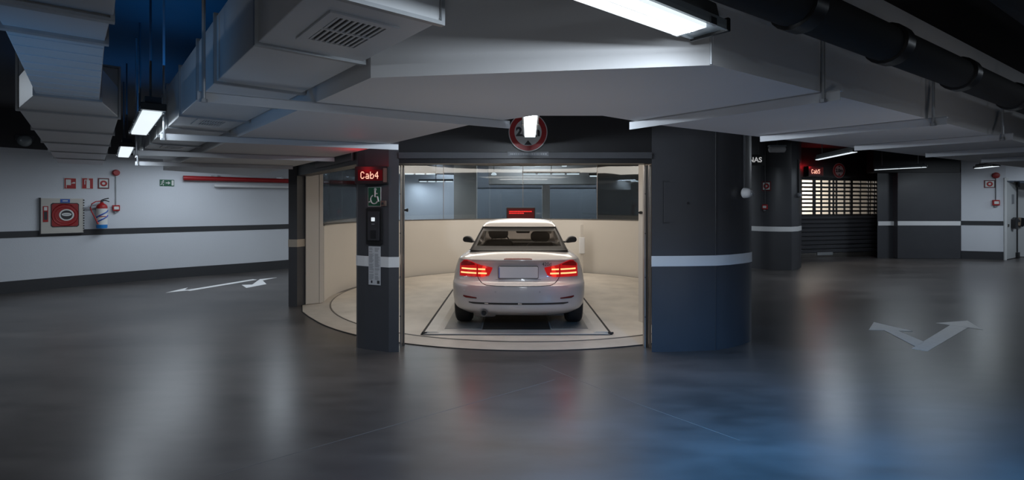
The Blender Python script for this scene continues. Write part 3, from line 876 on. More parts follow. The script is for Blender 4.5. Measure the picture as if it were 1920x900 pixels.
tube_row('long tube lamp beyond the glass over the red cab display', 979, 1088, 327, 14.6, 4)
tube_row('tube lamp beyond the glass on the right near the sliding door', 1104, 1190, 331, 14.6, 4)
tube_row('short low tube lamp beyond the glass over the grey control box', 1123, 1166, 338, 15.0, 3)
for k, (x, y, w_) in enumerate(((968, 310.5, 14), (1008, 310.5, 12), (1058, 311, 9), (1128, 311, 7), (926, 327, 10))):
    p = at(x, y, 14.2 if k < 4 else 14.6)
    t = thing('spotlight', ['small ceiling light beyond the glass, first from the wide pillar', 'small ceiling light beyond the glass, second from the wide pillar',
              'small ceiling light beyond the glass, third from the wide pillar', 'small ceiling light beyond the glass nearest the right sliding door',
              'short bright lamp beyond the glass beside the beige ceiling box'][k], 'lamp', tuple(p), 0, 'small lights beyond the glass')
    MB().lathe([(w_ * 0.007, -0.02), (w_ * 0.008, 0.0), (w_ * 0.004, 0.05)], (0, 0, 0), 'z', 16).build('bulb', M['lamp'], t)
    MB().tube([(0, 0, 0.04), (0, 0, CEIL - p.z)], 0.008, 6).build('hanger', M['lamp_body'], t)
# small oval bulkhead lamp (unlit) beyond the second cab
p = at(1457, 280, 12.4)
t = thing('bulkhead_lamp', 'unlit oval white bulkhead lamp above the second rounded wall', 'lamp', tuple(p), 0)
MB().lathe([(0.05, -0.19), (0.075, -0.17), (0.08, 0.0), (0.075, 0.17), (0.05, 0.19)], (0, 0, 0), 'x', 16).build('diffuser', M['white_plastic'], t, smooth=40)
MB().box(-0.2, 0.2, -0.05, 0.05, 0.06, 0.1).build('base', M['lamp_rim'], t)
MB().tube([(0, 0, 0.1), (0, 0, CEIL - p.z)], 0.012, 6).build('hanger', M['lamp_body'], t)
# red sprinkler main and a grey conduit along the left wall
a_, r0 = on_left_wall(342, 334); b_, r1 = on_left_wall(640, 340)
ppts = []
for px in (342, 400, 460, 520, 580, 640, 700):
    q, r = on_left_wall(px, 334 + (px - 342) * 0.028)
    ppts.append((q.x + sin(r) * 0.09, q.y - cos(r) * 0.09, q.z))
t = thing('sprinkler_pipe', 'red sprinkler pipe running along the left white wall', 'pipe', ppts[0])
MB().tube(ppts, 0.055, 14).build('pipe', M['red_pipe'], t, True, smooth=40)
for i in (1, 3, 5):
    q = ppts[i]
    MB().box(q[0] - 0.06, q[0] + 0.08, q[1] - 0.02, q[1] + 0.12, q[2] + 0.05, q[2] + 0.08).build('bracket', M['galv'], t, True)
w_ = [(x - 0.0, y - 0.0, z - 0.16) for x, y, z in ppts]
t = thing('conduit_pipe', 'white pipe just below the red sprinkler pipe', 'pipe', w_[1])
MB().tube(w_[1:5], 0.035, 12).build('pipe', M['white_plastic'], t, True, smooth=40)

# ------------------------------------------------------------------ the car (built round its own origin: rear bumper at y=0, wheels on z=0)
CARX, CARY, CARZ = 0.078, 6.37, 0.022
car = thing('car', 'pearl white two door convertible with closed roof standing on the turntable, tail lamps lit', 'car', (CARX, CARY, CARZ), -radians(1.2))
car.scale = (0.945, 1, 1)
M['paint'] = mat('car_paint', (0.56, 0.53, 0.515), 0.38, 0.2, coat=0.6, noise=0.01)
M['car_dark'] = mat('car_trim_dark', (0.015, 0.015, 0.016), 0.35, noise=0.1)
M['tail_red'] = mat('tail_lamp_red', (0.35, 0.01, 0.01), 0.12, emit=(1.0, 0.02, 0.02), strength=0.30, coat=1.0, noise=0.02)
M['tail_dark'] = mat('tail_lamp_dark', (0.16, 0.004, 0.006), 0.12, emit=(1.0, 0.02, 0.02), strength=0.06, coat=1.0, noise=0.02)
M['tail_bar'] = mat('tail_lamp_bar', (0.6, 0.3, 0.2), 0.3, emit=(1.0, 0.55, 0.2), strength=1.3, noise=0.01)
M['reflector'] = mat('reflector_red', (0.13, 0.012, 0.012), 0.2, noise=0.05)
M['plate'] = mat('plate_blank', (0.70, 0.705, 0.71), 0.5, noise=0.02)
M['car_glass'] = glass_mat('car_glass', (0.52, 0.50, 0.48), 0.03, ior=1.26)
M['seat'] = mat('seat_fabric', (0.045, 0.036, 0.032), 0.7, noise=0.15, nscale=20)

def contour(yr, w, yf, ryr, nr, ryf, nf, seg=14, side=14):
    P = []
    for i in range(seg + 1):
        a = pi / 2 * i / seg
        P.append((w * sin(a) ** (2 / nr), yr + ryr * (1 - cos(a) ** (2 / nr))))
    for i in range(1, side):
        P.append((w, yr + ryr + (yf - ryf - yr - ryr) * i / side))
    for i in range(seg + 1):
        a = pi / 2 * (1 - i / seg)
        P.append((w * sin(a) ** (2 / nf), yf - ryf * (1 - cos(a) ** (2 / nf))))
    return P + [(-x, y) for x, y in P[-2:0:-1]]
LV = [(.20, .22, .78, 4.40), (.265, .085, .855, 4.55), (.285, .06, .87, 4.57), (.33, .035, .895, 4.60), (.37, .03, .902, 4.61), (.45, .008, .911, 4.63), (.56, .0, .9125, 4.62),
      (.60, .004, .911, 4.60), (.615, .02, .91, 4.59), (.628, .06, .907, 4.57), (.66, .085, .906, 4.54), (.72, .098, .90, 4.48), (.80, .105, .880, 4.36),
      (.85, .104, .862, 4.12), (.885, .088, .848, 3.9), (.908, .072, .835, 3.75), (.920, .076, .820, 3.65), (.932, .115, .795, 3.55), (.952, .23, .758, 3.48),
      (.978, .40, .715, 3.42), (1.0, .56, .68, 3.36)]
RY, NR = .46, 2.55
def lv(z):
    for a, b in zip(LV, LV[1:]):
        if a[0] <= z <= b[0]:
            t = (z - a[0]) / (b[0] - a[0])
            return [a[i] + (b[i] - a[i]) * t for i in range(4)]
    return LV[-1]
def rear_y(x, z):
    _, yr, w, _ = lv(z)
    u = min(0.9995, abs(x) / w)
    return yr + RY * (1 - (1 - u ** NR) ** (1 / NR))
mb = MB()
loops = [[(x, y, z) for x, y in contour(yr, w, yf, RY, NR, .75, 2.4)] for z, yr, w, yf in LV]
top = loops[-1]
cxm = 1.9
for s in (.82, .6, .35):
    loops.append([(x * s, cxm + (y - cxm) * (0.35 + 0.65 * s), 1.0 + .012 * (1 - s)) for x, y, z in top])
n = len(loops[0])
def drop(p):
    x, y, z = p
    return (x, y, z - .040 * max(0, y - 1.2) * min(1, max(0, (z - .8) / .2)))
vs = [drop(p) for l in loops for p in l]
fs = [(i * n + k, i * n + (k + 1) % n, (i + 1) * n + (k + 1) % n, (i + 1) * n + k) for i in range(len(loops) - 1) for k in range(n)]
fs += [tuple(range(n - 1, -1, -1)), tuple((len(loops) - 1) * n + k for k in range(n))]
mb.add(vs, fs)
body = mb.build('body', M['paint'], car)
# wheel arches cut out of the body
WY0, WY1, WR = .80, 3.61, .327
cut = MB()
for wy in (WY0, WY1):
    for s in (-1, 1):
        x0, x1 = (s * .62, s * 1.15)
        cut.lathe([(.365, min(x0, x1)), (.365, max(x0, x1))], (0, wy, WR), 'x', 40)
cut.prism([(-.62, .74), (.62, .74), (.62, 3.1), (-.62, 3.1)], .62, 1.3)
co_ = cut.build('cutter', M['car_dark'], car)
bo = body.modifiers.new('arches', 'BOOLEAN')
bo.operation, bo.solver, bo.object = 'DIFFERENCE', 'EXACT', co_
dg = bpy.context.evaluated_depsgraph_get()
dg.update()
me = bpy.data.meshes.new_from_object(body.evaluated_get(dg))
body.modifiers.clear()
body.data = me
bpy.data.objects.remove(co_)
me.polygons.foreach_set('use_smooth', [True] * len(me.polygons))
me.set_sharp_from_angle(angle=radians(38))
# greenhouse
GL = [(.985, .50, .715, 3.40), (1.02, .575, .695, 3.30), (1.045, .66, .682, 3.24), (1.10, .83, .662, 3.12), (1.16, 1.02, .642, 2.99), (1.22, 1.22, .622, 2.86), (1.27, 1.39, .602, 2.75),
      (1.30, 1.50, .588, 2.68), (1.325, 1.60, .570, 2.60), (1.345, 1.71, .545, 2.52), (1.362, 1.83, .50, 2.42)]
SG, SD = 12, 16
gl = [[(x, y, z) for x, y in contour(yr, w, yf, .24, 4.2, .40, 3.2, SG, SD)] for z, yr, w, yf in GL]
tp = gl[-1]
for s, z in ((.8, 1.373), (.55, 1.381), (.25, 1.385)):
    gl.append([(x * s, 2.12 + (y - 2.12) * s, z) for x, y, _ in tp])
n = len(gl[0])
gv = [(x, y, z - .040 * max(0, y - 1.2) * min(1, max(0, (1.33 - z) / .33))) for l in gl for x, y, z in l]
bk = {'roof': [], 'window_border': [], 'rear_window': [], 'windshield': [], 'side_window': []}
half = 2 * SG + SD + 1
def idx(k):
    return k if k < half else n - k
for i in range(len(gl) - 1):
    for k in range(n):
        f = (i * n + k, i * n + (k + 1) % n, (i + 1) * n + (k + 1) % n, (i + 1) * n + k)
        c = sum((Vector(gv[j]) for j in f), Vector()) / 4
        a, b2 = idx(k), idx((k + 1) % n)
        lo, hi = min(a, b2), max(a, b2)
        dest = 'roof'
        if 0 <= i <= 5 and hi <= SG - 3: dest = 'rear_window'
        if dest == 'rear_window' and (i == 5 or hi > SG - 5 or i <= 1): dest = 'window_border'
        if dest != 'roof': pass
        elif 1 <= i <= 7 and lo >= SG + SD + 2: dest = 'windshield'
        elif 1 <= i <= 6 and SG + 3 <= lo and hi <= SG + SD: dest = 'side_window'
        if i >= 8: dest = 'roof'
        bk[dest].append(f)
bk['roof'].append(tuple((len(gl) - 1) * n + k for k in range(n)))
for nm_, fl_ in bk.items():
    if nm_ == 'side_window':
        for s in (-1, 1):
            m_ = MB(); m_.add(gv, [f for f in fl_ if sum(gv[j][0] for j in f) * s > 0]); m_.build('side_window', M['car_glass'], car, smooth=40)
    else:
        m_ = MB(); m_.add(gv, fl_)
        o = m_.build(nm_, {'roof': M['paint'], 'window_border': M['car_dark']}.get(nm_, M['car_glass']), car, smooth=40)
        if False:
            so = o.modifiers.new('thickness', 'SOLIDIFY'); so.thickness = 0.03; so.offset = -1 if o.data.polygons[len(o.data.polygons) - 1].normal.z > 0 else 1
# drop loose vertices left by sharing the grid
import bmesh
for o in list(car.children):
    if o.name.split('.')[0] in bk:
        bm = bmesh.new(); bm.from_mesh(o.data)
        bmesh.ops.delete(bm, geom=[v for v in bm.verts if not v.link_faces], context='VERTS')
        bm.to_mesh(o.data); bm.free()
# dark frame round the rear window
fr = []
for k in range(-(SG - 3), SG - 2):
    fr.append(gv[0 * n + (k % n)])
tpf = [gv[6 * n + (k % n)] for k in range(SG - 3, -(SG - 3) - 1, -1)]
ln_ = [Vector(p) + Vector((0, -0.003, 0.010)) for p in fr] + [Vector(p) + Vector((0, -0.003, 0.002)) for p in tpf]
MB().tube(ln_ + [ln_[0]], 0.010, 6).build('rear_window_seal', M['car_dark'], car)
# parcel shelf / cabin floor, dashboard, seats, mirror
MB().prism([(x * .93, 1.9 + (y - 1.9) * .95) for x, y in contour(.56, .74, 3.3, .24, 4.2, .4, 3.2, 8, 4)][:0] or [(-.615, .745), (.615, .745), (.615, 3.095), (-.615, 3.095)], .625, .66).build('cabin_floor', M['seat'], car)
MB().box(-.61, .61, 2.75, 3.09, .70, .945).build('dashboard', M['seat'], car, bevel=.02)
MB().lathe([(.165, -.012), (.185, -.012), (.185, .012), (.165, .012), (.165, -.012)], (-.36, 2.66, .93), 'y', 24).build('steering_wheel', M['car_dark'], car)
def seat(x, y, w, zt, hw, hz_):
    m = MB()
    m.xprism([(x - w, .67), (x + w, .67), (x + w * .94, zt - .05), (x + w * .72, zt), (x - w * .72, zt), (x - w * .94, zt - .05)], y, y + .13)
    o = m.build('seat', M['seat'], car, bevel=.03)
    MB().cbox(x - hw, x + hw, y - .01, y + .09, zt + .02, zt + hz_, .045).build('headrest', M['seat'], o, bevel=.02)
    MB().tube([(x - .05, y + .05, zt - .02), (x - .05, y + .05, zt + .04)], .007, 6).tube([(x + .05, y + .05, zt - .02), (x + .05, y + .05, zt + .04)], .007, 6).build('headrest_posts', M['chrome'], o)
seat(-.36, 2.0, .27, 1.04, .165, .185)
seat(.36, 2.1, .26, .985, .165, .185)
MB().cbox(-.61, .61, 1.05, 1.2, .67, 1.0, .03).build('rear_bench', M['seat'], car, bevel=.02)
MB().cbox(-.065, .185, 2.62, 2.65, 1.115, 1.17, .015).build('rear_view_mirror', M['car_dark'], car)

def patch(name, m, xs, zb, zt, parent=car, off=0.006, th=0.02, rows=6, cols=None):
    """panel following the car's rear surface between two edge curves"""
    C = cols or 18
    def ip(T, x):
        for a, b in zip(T, T[1:]):
            if a[0] <= x <= b[0]:
                t = (x - a[0]) / (b[0] - a[0]); return a[1] + (b[1] - a[1]) * t
        return T[-1][1] if x > T[-1][0] else T[0][1]
    vs = []
    for layer in (-off, th):
        for i in range(C + 1):
            x = xs[0] + (xs[1] - xs[0]) * i / C
            for j in range(rows + 1):
                z = ip(zb, x) + (ip(zt, x) - ip(zb, x)) * j / rows
                y = rear_y(x, z)
                nx = rear_y(x + .004, z) - rear_y(x - .004, z)
                nn_ = Vector((nx / .008, -1)).normalized()
                vs.append((x + nn_.x * (-layer), y + nn_.y * (-layer), z))
    R = rows + 1; K = (C + 1) * R
    fs = []
    for i in range(C):
        for j in range(rows):
            a = i * R + j
            fs.append((a, a + R, a + R + 1, a + 1)); fs.append((K + a, K + a + 1, K + a + R + 1, K + a + R))
    edge = [i * R for i in range(C + 1)] + [C * R + j for j in range(1, R)] + [i * R + rows for i in range(C - 1, -1, -1)] + [j for j in range(rows - 1, 0, -1)]
    for a, b in zip(edge, edge[1:] + edge[:1]):
        fs.append((a, K + a, K + b, b))
    return MB().add(vs, fs).build(name, m, parent, smooth=40)
def mir(T):
    return [(-x, z) for x, z in T[::-1]]
for s in (-1, 1):
    zb_ = [(.345, .80), (.385, .718), (.48, .70), (.80, .698)]
    zt_ = [(.345, .818), (.50, .845), (.56, .862), (.64, .890), (.69, .905), (.735, .900), (.80, .845)]
    xs_ = (.345, .795)
    fix = (lambda T: T) if s > 0 else mir
    fx = (lambda a, b: (a, b)) if s > 0 else (lambda a, b: (-b, -a))
    tl = patch('tail_lamp', M['tail_red'], fx(*xs_), fix(zb_), fix(zt_), rows=8, cols=30, off=.008)
    zlow = .742; zup = .792
    for zz, xa, xb in ((zlow, .42, .535), (zlow, .56, .775), (zup, .44, .535), (zup, .56, .765)):
        patch('light_bar', M['tail_bar'], fx(xa, xb), [(-1, zz - .008), (1, zz - .008)], [(-1, zz + .010), (1, zz + .010)], parent=tl, off=.0125, th=-.004, rows=2)
    patch('lamp_top', M['tail_dark'], fx(.58, .78), fix([(.58, .845), (.78, .825)]), fix([(.58, .860), (.64, .883), (.69, .897), (.735, .892), (.78, .858)]), parent=tl, off=.0105, th=-.004, rows=3)
    patch('lamp_gap', M['tail_dark'], fx(.543, .550), fix([(.54, .705), (.56, .705)]), fix([(.54, .852), (.56, .858)]), parent=tl, off=.0105, th=-.004, rows=4, cols=2)
    patch('reflector', M['reflector'], fx(.55, .735), fix([(.55, .437), (.70, .440), (.735, .455)]), fix([(.55, .452), (.70, .466), (.735, .470)]), off=.004)
    lamp_p = point('lamp_glow', (s * .62, -.12, .77), 0.6, (1.0, .06, .03), .05, parent=car)
    # door mirror
    dm = MB().xprism([(s * 0.830, .955), (s * 0.882, .945), (s * 1.029, .96), (s * 1.055, 1.0), (s * 1.034, 1.045), (s * 0.977, 1.065), (s * 0.903, 1.05)], 2.62, 2.74).build('door_mirror', M['car_dark'], car, bevel=.02)
    MB().xprism([(s * 0.903, .965), (s * 1.018, .975), (s * 1.034, 1.0), (s * 1.013, 1.035), (s * 0.966, 1.045), (s * 0.913, 1.035)], 2.612, 2.62).build('mirror_glass', M['black_plastic'], dm)
    MB().xprism([(s * 0.735, .94), (s * 0.861, .95), (s * 0.861, .97), (s * 0.735, .985)], 2.66, 2.72).build('mirror_arm', M['car_dark'], dm, bevel=.008)
    # wheels
    for wy in (WY0, WY1):
        wh = MB().lathe([(.215, s * .668), (.29, s * .672), (WR - .006, s * .70), (WR, s * .73), (WR, s * .85), (WR - .008, s * .885), (.29, s * .905), (.225, s * .90), (.215, s * .88)], (0, wy, WR), 'x', 40).build('tyre', M['rubber'], car, smooth=40)
        r_ = MB().lathe([(.218, s * .69), (.222, s * .895), (.20, s * .90), (.19, s * .86), (.02, s * .85), (.02, s * .80), (.17, s * .80)], (0, wy, WR), 'x', 32)
        for k in range(10):
            a = 2 * pi * k / 10
            r_.tube([(s * .885, wy + .04 * cos(a), WR + .04 * sin(a)), (s * .893, wy + .205 * cos(a), WR + .205 * sin(a))], .014, 6)
        r_.build('rim', M['alloy'], wh, smooth=35)
# third brake lamp, number plate, badge, strips, sensors, exhaust
patch('brake_lamp', M['reflector'], (-.19, .18), [(-.19, .920), (.18, .920)], [(-.19, .929), (-.16, .935), (.15, .935), (.18, .929)], off=.007)
yp = rear_y(0, .76) - .018
np_ = MB().cbox(-.262, .258, yp - .008, yp + .012, .69, .832, .008).build('number_plate', M['plate'], car, bevel=.002)
MB().cbox(-.268, .264, yp - .003, yp + .03, .684, .838, .01).build('plate_holder', M['car_dark'], np_)
MB().box(-.259, -.248, yp - .0095, yp - .007, .695, .827).build('plate_band', M['blue_label'], np_)
patch('trunk_recess', M['car_dark'], (-.30, .30), [(-.3, .668), (.3, .668)], [(-.3, .671), (.3, .671)], off=.002)
tx = text('420d', 'model_badge', M['car_dark'], car, .062, .375, rear_y(.375, .875) - .028, .862, .003)
MB().box(.30, .31, -.001, .001, 0, .001)
def seam(path, r=.0045, name='panel_seam'):
    return MB().tube([(x, rear_y(x, z) - .001, z) for x, z in path], r, 6).build(name, M['car_dark'], car)
L_ = [(-.545, .70), (-.52, .66), (-.48, .625), (-.42, .608), (-.30, .602), (0, .600), (.30, .602), (.42, .608), (.48, .625), (.52, .66), (.545, .70)]
def dens(P, k=5):
    out = []
    for a, b in zip(P, P[1:]):
        out += [(a[0] + (b[0] - a[0]) * i / k, a[1] + (b[1] - a[1]) * i / k) for i in range(k)]
    return out + [P[-1]]
seam(dens(L_), .0045, 'trunk_seam')
seam(dens([(-.62, .895), (-.45, .905), (0, .908), (.45, .905), (.62, .895)]), .0022, 'trunk_lip_seam')
patch('bumper_strip', M['car_dark'], (-.66, .66), [(-.66, .378), (-.6, .367), (.6, .367), (.66, .378)], [(-.66, .39), (.66, .39)], off=.003, cols=40)
for x in (-.42, .02):
    patch('strip_chrome', M['chrome'], (x - .025, x + .025), [(-1, .374), (1, .374)], [(-1, .384), (1, .384)], off=.005, cols=4, rows=1)  # small chrome pieces on the dark bumper strip
for x in (-.72, -.30, .28, .70):
    y_ = rear_y(x, .53)
    MB().lathe([(.011, -.003), (.012, .006)], (x, y_, .53), 'y', 14).build('parking_sensor', mat('sensor_paint', (.42, .40, .39), .4, noise=.05), car)
ex = MB().lathe([(.034, -.02), (.046, -.02), (.046, .45), (.034, .45), (.034, -.02)], (-.455, .09, .255), 'y', 24).build('exhaust', M['steel_dark'], car, smooth=40)
MB().lathe([(.034, .02), (.034, .04)], (-.455, .09, .255), 'y', 20).build('exhaust_core', M['car_dark'], ex)
MB().box(-.62, .62, .35, 4.2, .17, .24).build('underbody', M['car_dark'], car)
MB().cbox(-.62, -.30, .32, .6, .15, .30, .03).build('silencer', M['steel_dark'], car, bevel=.02)
MB().box(-.70, .70, WY0 - .05, WY0 + .05, .26, .36).build('rear_axle', M['car_dark'], car)
for s in (-1, 1):
    MB().cbox(min(s * .03, s * .24), max(s * .03, s * .24), 4.50, 4.64, .50, .63, .03).build('front_grille', M['car_dark'], car)
# headlamps and grilles at the far end, throwing light on the cab wall
for s in (-1, 1):
    MB().cbox(s * .62 - .16, s * .62 + .16, 4.20, 4.30, .64, .74, .03).build('headlamp', M['lamp_soft'], car)
    spot_o = spot('headlamp_beam', (CARX + s * .70, CARY + 4.45, .78), (CARX + s * 1.15, CARY + 6.5, .98), 10, (0.85, .93, 1.0), 46, 0.6, 0.06)

# ------------------------------------------------------------------ turntable with its pallet
tt = thing('turntable', 'round cream tread plate turntable with a sunken car pallet', 'turntable', (CX, CY, 0))
MB().lathe([(3.30, 0.006), (3.30, 0.012), (0.01, 0.0125)], (0, 0, 0), 'z', 96).build('deck', M['tread'], tt)
MB().lathe([(3.302, 0.006), (3.302, 0.0126), (3.32, 0.0126), (3.32, 0.006)], (0, 0, 0), 'z', 96).build('joint_ring', M['steel_dark'], tt)
fx0, fx1 = hz(795, 627).x, hz(1142, 627).x
fy0, fy1 = hz(960, 630).y, 12.05
pm = (fx0 + fx1) / 2
W2 = (fx1 - fx0) / 2
pal = thing('car_pallet', 'flat cream steel pallet with raised side rails under the white car', 'pallet', (pm, fy0, 0.0125))
PL = fy1 - fy0
MB().box(-W2, W2, 0, PL, 0, .004).build('base_plate', M['pallet'], pal)
for s in (-1, 1):
    o_x, i_x = s * (W2 - .015), s * (W2 - .23)
    m = MB()
    P = [(o_x, 0.004), (o_x, .030), (s * (W2 - .16), .030), (i_x, .006), (i_x, .004)]
    m.xprism(P, 0.05, PL)
    m.build('side_rail', M['pallet'], pal)
    MB().box(min(s * W2, s * (W2 + .028)), max(s * W2, s * (W2 + .028)), 0, PL, 0, .012).build('edge_seal', M['rubber'], pal)
    MB().box(*sorted((i_x, s * .46)), .30, PL, .004, .0085).build('wheel_track', M['pallet_dark'], pal)
    MB().tube([(s * W2 - .02, .03, .018), (s * W2 + .045, .03, .018)], .012, 8).build('hook', M['rubber'], pal)
MB().prism([(-W2 + .02, 0.0), (W2 - .02, 0.0), (W2 - .2, .16), (-W2 + .2, .16)], .004, .016).build('front_lip', M['pallet'], pal)
MB().box(-W2, W2, -.012, 0.0, 0, .006).build('front_seal', M['rubber'], pal)
MB().box(-.44, .44, .26, PL, .004, .007).build('centre_plate', M['steel_dark'], pal)

# red display and pale post at the back of the cab
p = at(976.5, 401, 12.70)
d = thing('led_display', 'red message display on the cab back wall just above the car roof', 'display', tuple(p), 0)
s_ = 12.70 / F
MB().cbox(-27 * s_, 27 * s_, 0, .10, -12 * s_, 12 * s_, .01).build('housing', M['black_plastic'], d, bevel=.006)
MB().box(-25 * s_, 25 * s_, -.004, 0, -10 * s_, 10 * s_).build('screen', M['led_screen'], d)
m = MB()
random.seed(3)
for r_i, (zz, x1_) in enumerate(((4.5, 21), (1.2, 4))):
    x = -22.0
    while x < x1_:
        w = random.choice((1.1, 1.7, 2.2))
        m.box(x * s_, (x + w) * s_, -.006, -.003, (zz - 1.0) * s_, (zz + 1.0) * s_)
        x += w + .55
m.build('lit_rows', M['led_red'], d)
p = hz(1091, 512); yb = 12.3
p = at(1091, 445, yb)
t = thing('sensor_post', 'slim pale post right of the car by the cab wall', 'post', (p.x, yb, 0.012), 0)
MB().box(-.03, .03, -.02, .02, 0, 1.15).build('pole', M['cream'], t, bevel=.005)
MB().box(-.07, .07, -.045, .045, .55, .87).build('head', M['white_plastic'], t, bevel=.012) if False else MB().box(-.065, .065, -.045, .045, p.z - .40, p.z - .012).build('head', M['white_plastic'], t, bevel=.012)

# ------------------------------------------------------------------ dot matrix lettering
FONT57 = {'C': ('01110', '10001', '10000', '10000', '10000', '10001', '01110'), 'a': ('00000', '00000', '01110', '00001', '01111', '10001', '01111'),
          'b': ('10000', '10000', '10110', '11001', '10001', '10001', '11110'), '4': ('00010', '00110', '01010', '10010', '11111', '00010', '00010'),
          '5': ('11111', '10000', '11110', '00001', '00001', '10001', '01110')}
def dots(word, h, y0, y1, x0, zc, xs=0.72):
    m = MB(); s = h / 7
    for i, ch in enumerate(word):
        for r, row in enumerate(FONT57[ch]):
            for c, b in enumerate(row):
                if b == '1':
                    x, z = x0 + (i * 6.4 + c) * s * xs, zc + (3 - r) * s
                    m.cbox(x - s * .46 * xs, x + s * .46 * xs, y0, y1, z - s * .46, z + s * .46, s * .2)
    return m
def cab_display(label, px0, px1, py0, py1, Y, word, rz=0.0, glow=2.0):
    c = at((px0 + px1) / 2, (py0 + py1) / 2, Y); s = Y / F
    w, h = (px1 - px0) * s / 2, (py1 - py0) * s / 2
    t = thing('cab_display', label, 'display', tuple(c), rz, 'red cab number displays')
    MB().cbox(-w, w, 0, .10, -h, h, .008).build('housing', M['black_plastic'], t, bevel=.004)
    MB().box(-w * .80, w * .66, -.003, 0, -h * .62, h * .62).build('screen', M['led_screen'], t)
    th = h * .82
    dots(word, th, -.007, -.002, -w * .62, 0).build('lettering', M['led'], t)
    MB().box(w * .70, w * .92, -.004, 0, -h * .8, h * .8).build('sensor_strip', M['brass_box'], t)
    point('display_glow', (-.10, -.22, h * 1.0), glow, (1.0, .02, .03), .05, parent=t)
    return t
YP = 5.70
rzp = atan2(pl[2].y - pl[1].y, pl[2].x - pl[1].x)
pfront = lambda px: pl[1].y + (pl[2].y - pl[1].y) * (px - 684) / (729 - 684)
cab_display('red lit display on top of the notice pillar beside the left lift opening', 665, 728, 312, 345, pfront(696) - .115, 'Cab4', 0.0, 0.8)
# small sensor on the display's right
def on_pillar(px, py, off=0.0):
    Y = pfront(px) - off
    return at(px, py, Y)
SP = YP / F
# wheelchair sign
p = on_pillar(702.5, 369)
t = thing('wheelchair_sign', 'green wheelchair sign on the dark pillar under the red display', 'sign', tuple(p), rzp)
w, h = .088, .108
MB().box(-w, w, -.006, -.0005, -h, h).build('sign_plate', M['sign_white'], t)
MB().box(-w + .005, w - .005, -.0075, -.006, -h + .005, h - .005).build('sign_face', M['green'], t)
ic = MB()
ic.tube([(.012, -.009, .068), (.012, -.009, .0), (.045, -.009, .0), (.06, -.009, -.055)], .009, 8)
ic.lathe([(.016, -.011), (.016, -.008)], (.015, 0, .082), 'y', 16)
ic.tube([(.012, -.009, .035), (.045, -.009, .035)], .006, 6)
ic.tube([(.0 + .048 * cos(radians(a)), -.009, -.03 + .048 * sin(radians(a))) for a in range(110, 350, 12)], .007, 6)
ic.tube([(-.07, -.009, -.06), (-.035, -.009, -.045)], .008, 6)
ic.build('pictogram', M['sign_white'], t)
p = on_pillar(721, 381.5)
t = thing('key_switch', 'small brown key switch box beside the wheelchair sign', 'switch', tuple(p), rzp)
MB().box(-.03, .03, -.03, -.0005, -.03, .03).build('box', M['brass_box'], t, bevel=.004)
MB().disc(.014, -.036, -.03, (0, 0), 16).build('key_slot', M['chrome'], t)
# reader / intercom panel
p = on_pillar(703, 424)
t = thing('card_reader', 'black card reader panel with a lit white button on the dark pillar', 'reader', tuple(p), rzp)
MB().cbox(-.108, .108, -.02, -.0005, -.205, .205, .008).build('frame', M['black_plastic'], t, bevel=.004)
MB().cbox(-.078, .078, -.032, -.02, -.16, .165, .006).build('face', M['sign_dark'], t, bevel=.003)
MB().cbox(-.022, .022, -.038, -.032, .055, .098, .004).build('lit_button', M['button_lit'], t)
MB().box(-.034, .034, -.036, -.032, -.135, -.045).build('slot', M['black_paint'], t)
MB().box(-.02, .02, -.034, -.032, .02, .028).build('text_line', M['print'], t)
# notice
p = on_pillar(703, 498)
t = thing('notice', 'tall white printed notice taped to the dark pillar over its white stripe', 'notice', tuple(p), rzp)
MB().box(-.082, .082, -.007, -.005, -.215, .215).build('sheet', M['paper'], t)
m = MB()
random.seed(7)
for cx_ in (-.073, .004):
    for i in range(38):
        z = .195 - i * .0095
        if random.random() < .12: continue
        m.box(cx_, cx_ + .068 * random.uniform(.6, 1), -.0078, -.007, z, z + .004)
m.build('print_lines', M['print'], t)
MB().box(.035, .068, -.0078, -.007, -.20, -.165).box(-.05, -.028, -.0078, -.007, -.195, -.168).build('print_blocks', M['stripe_dark'], t)

# ------------------------------------------------------------------ height limit signs
def height_sign(label, px, py, Y, r, rz=0.0):
    c = at(px, py, Y)
    t = thing('height_sign', label, 'sign', tuple(c), rz, 'round height limit signs')
    MB().disc(r, -.008, 0, seg=48).build('sign_plate', M['sign_white'], t)
    MB().disc(r * .955, -.010, -.008, seg=48).build('red_ring', M['red'], t)
    MB().disc(r * .70, -.012, -.010, seg=48).build('sign_face', M['sign_white'], t)
    text('2.0m', 'lettering', M['sign_dark'], t, r * .62, 0, -.0135, 0, .001, bold=.006 * r / .2)
    for s in (-1, 1):
        MB().xprism([(-r * .2, s * r * .66), (r * .2, s * r * .66), (0, s * r * .42)], -.0138, -.012).build('arrow', M['sign_dark'], t)
    return t
height_sign('red ringed round height sign over the main lift opening, behind a lit lamp', 990, 248, YF - .02, .213)
cs = at(990, 289, YF)
t = thing('nameplate', 'narrow grey plate on the black header under the round height sign', 'plate', (cs.x, YF - .013, cs.z), 0)
MB().box(-.225, .225, -.004, 0, -.024, .024).build('plate', M['print'], t)
m = MB()
x = -.20
while x < .19:
    w = random.uniform(.008, .02); m.box(x, x + w, -.005, -.004, -.009, .009); x += w + .007
m.build('print_line', M['paper'], t)

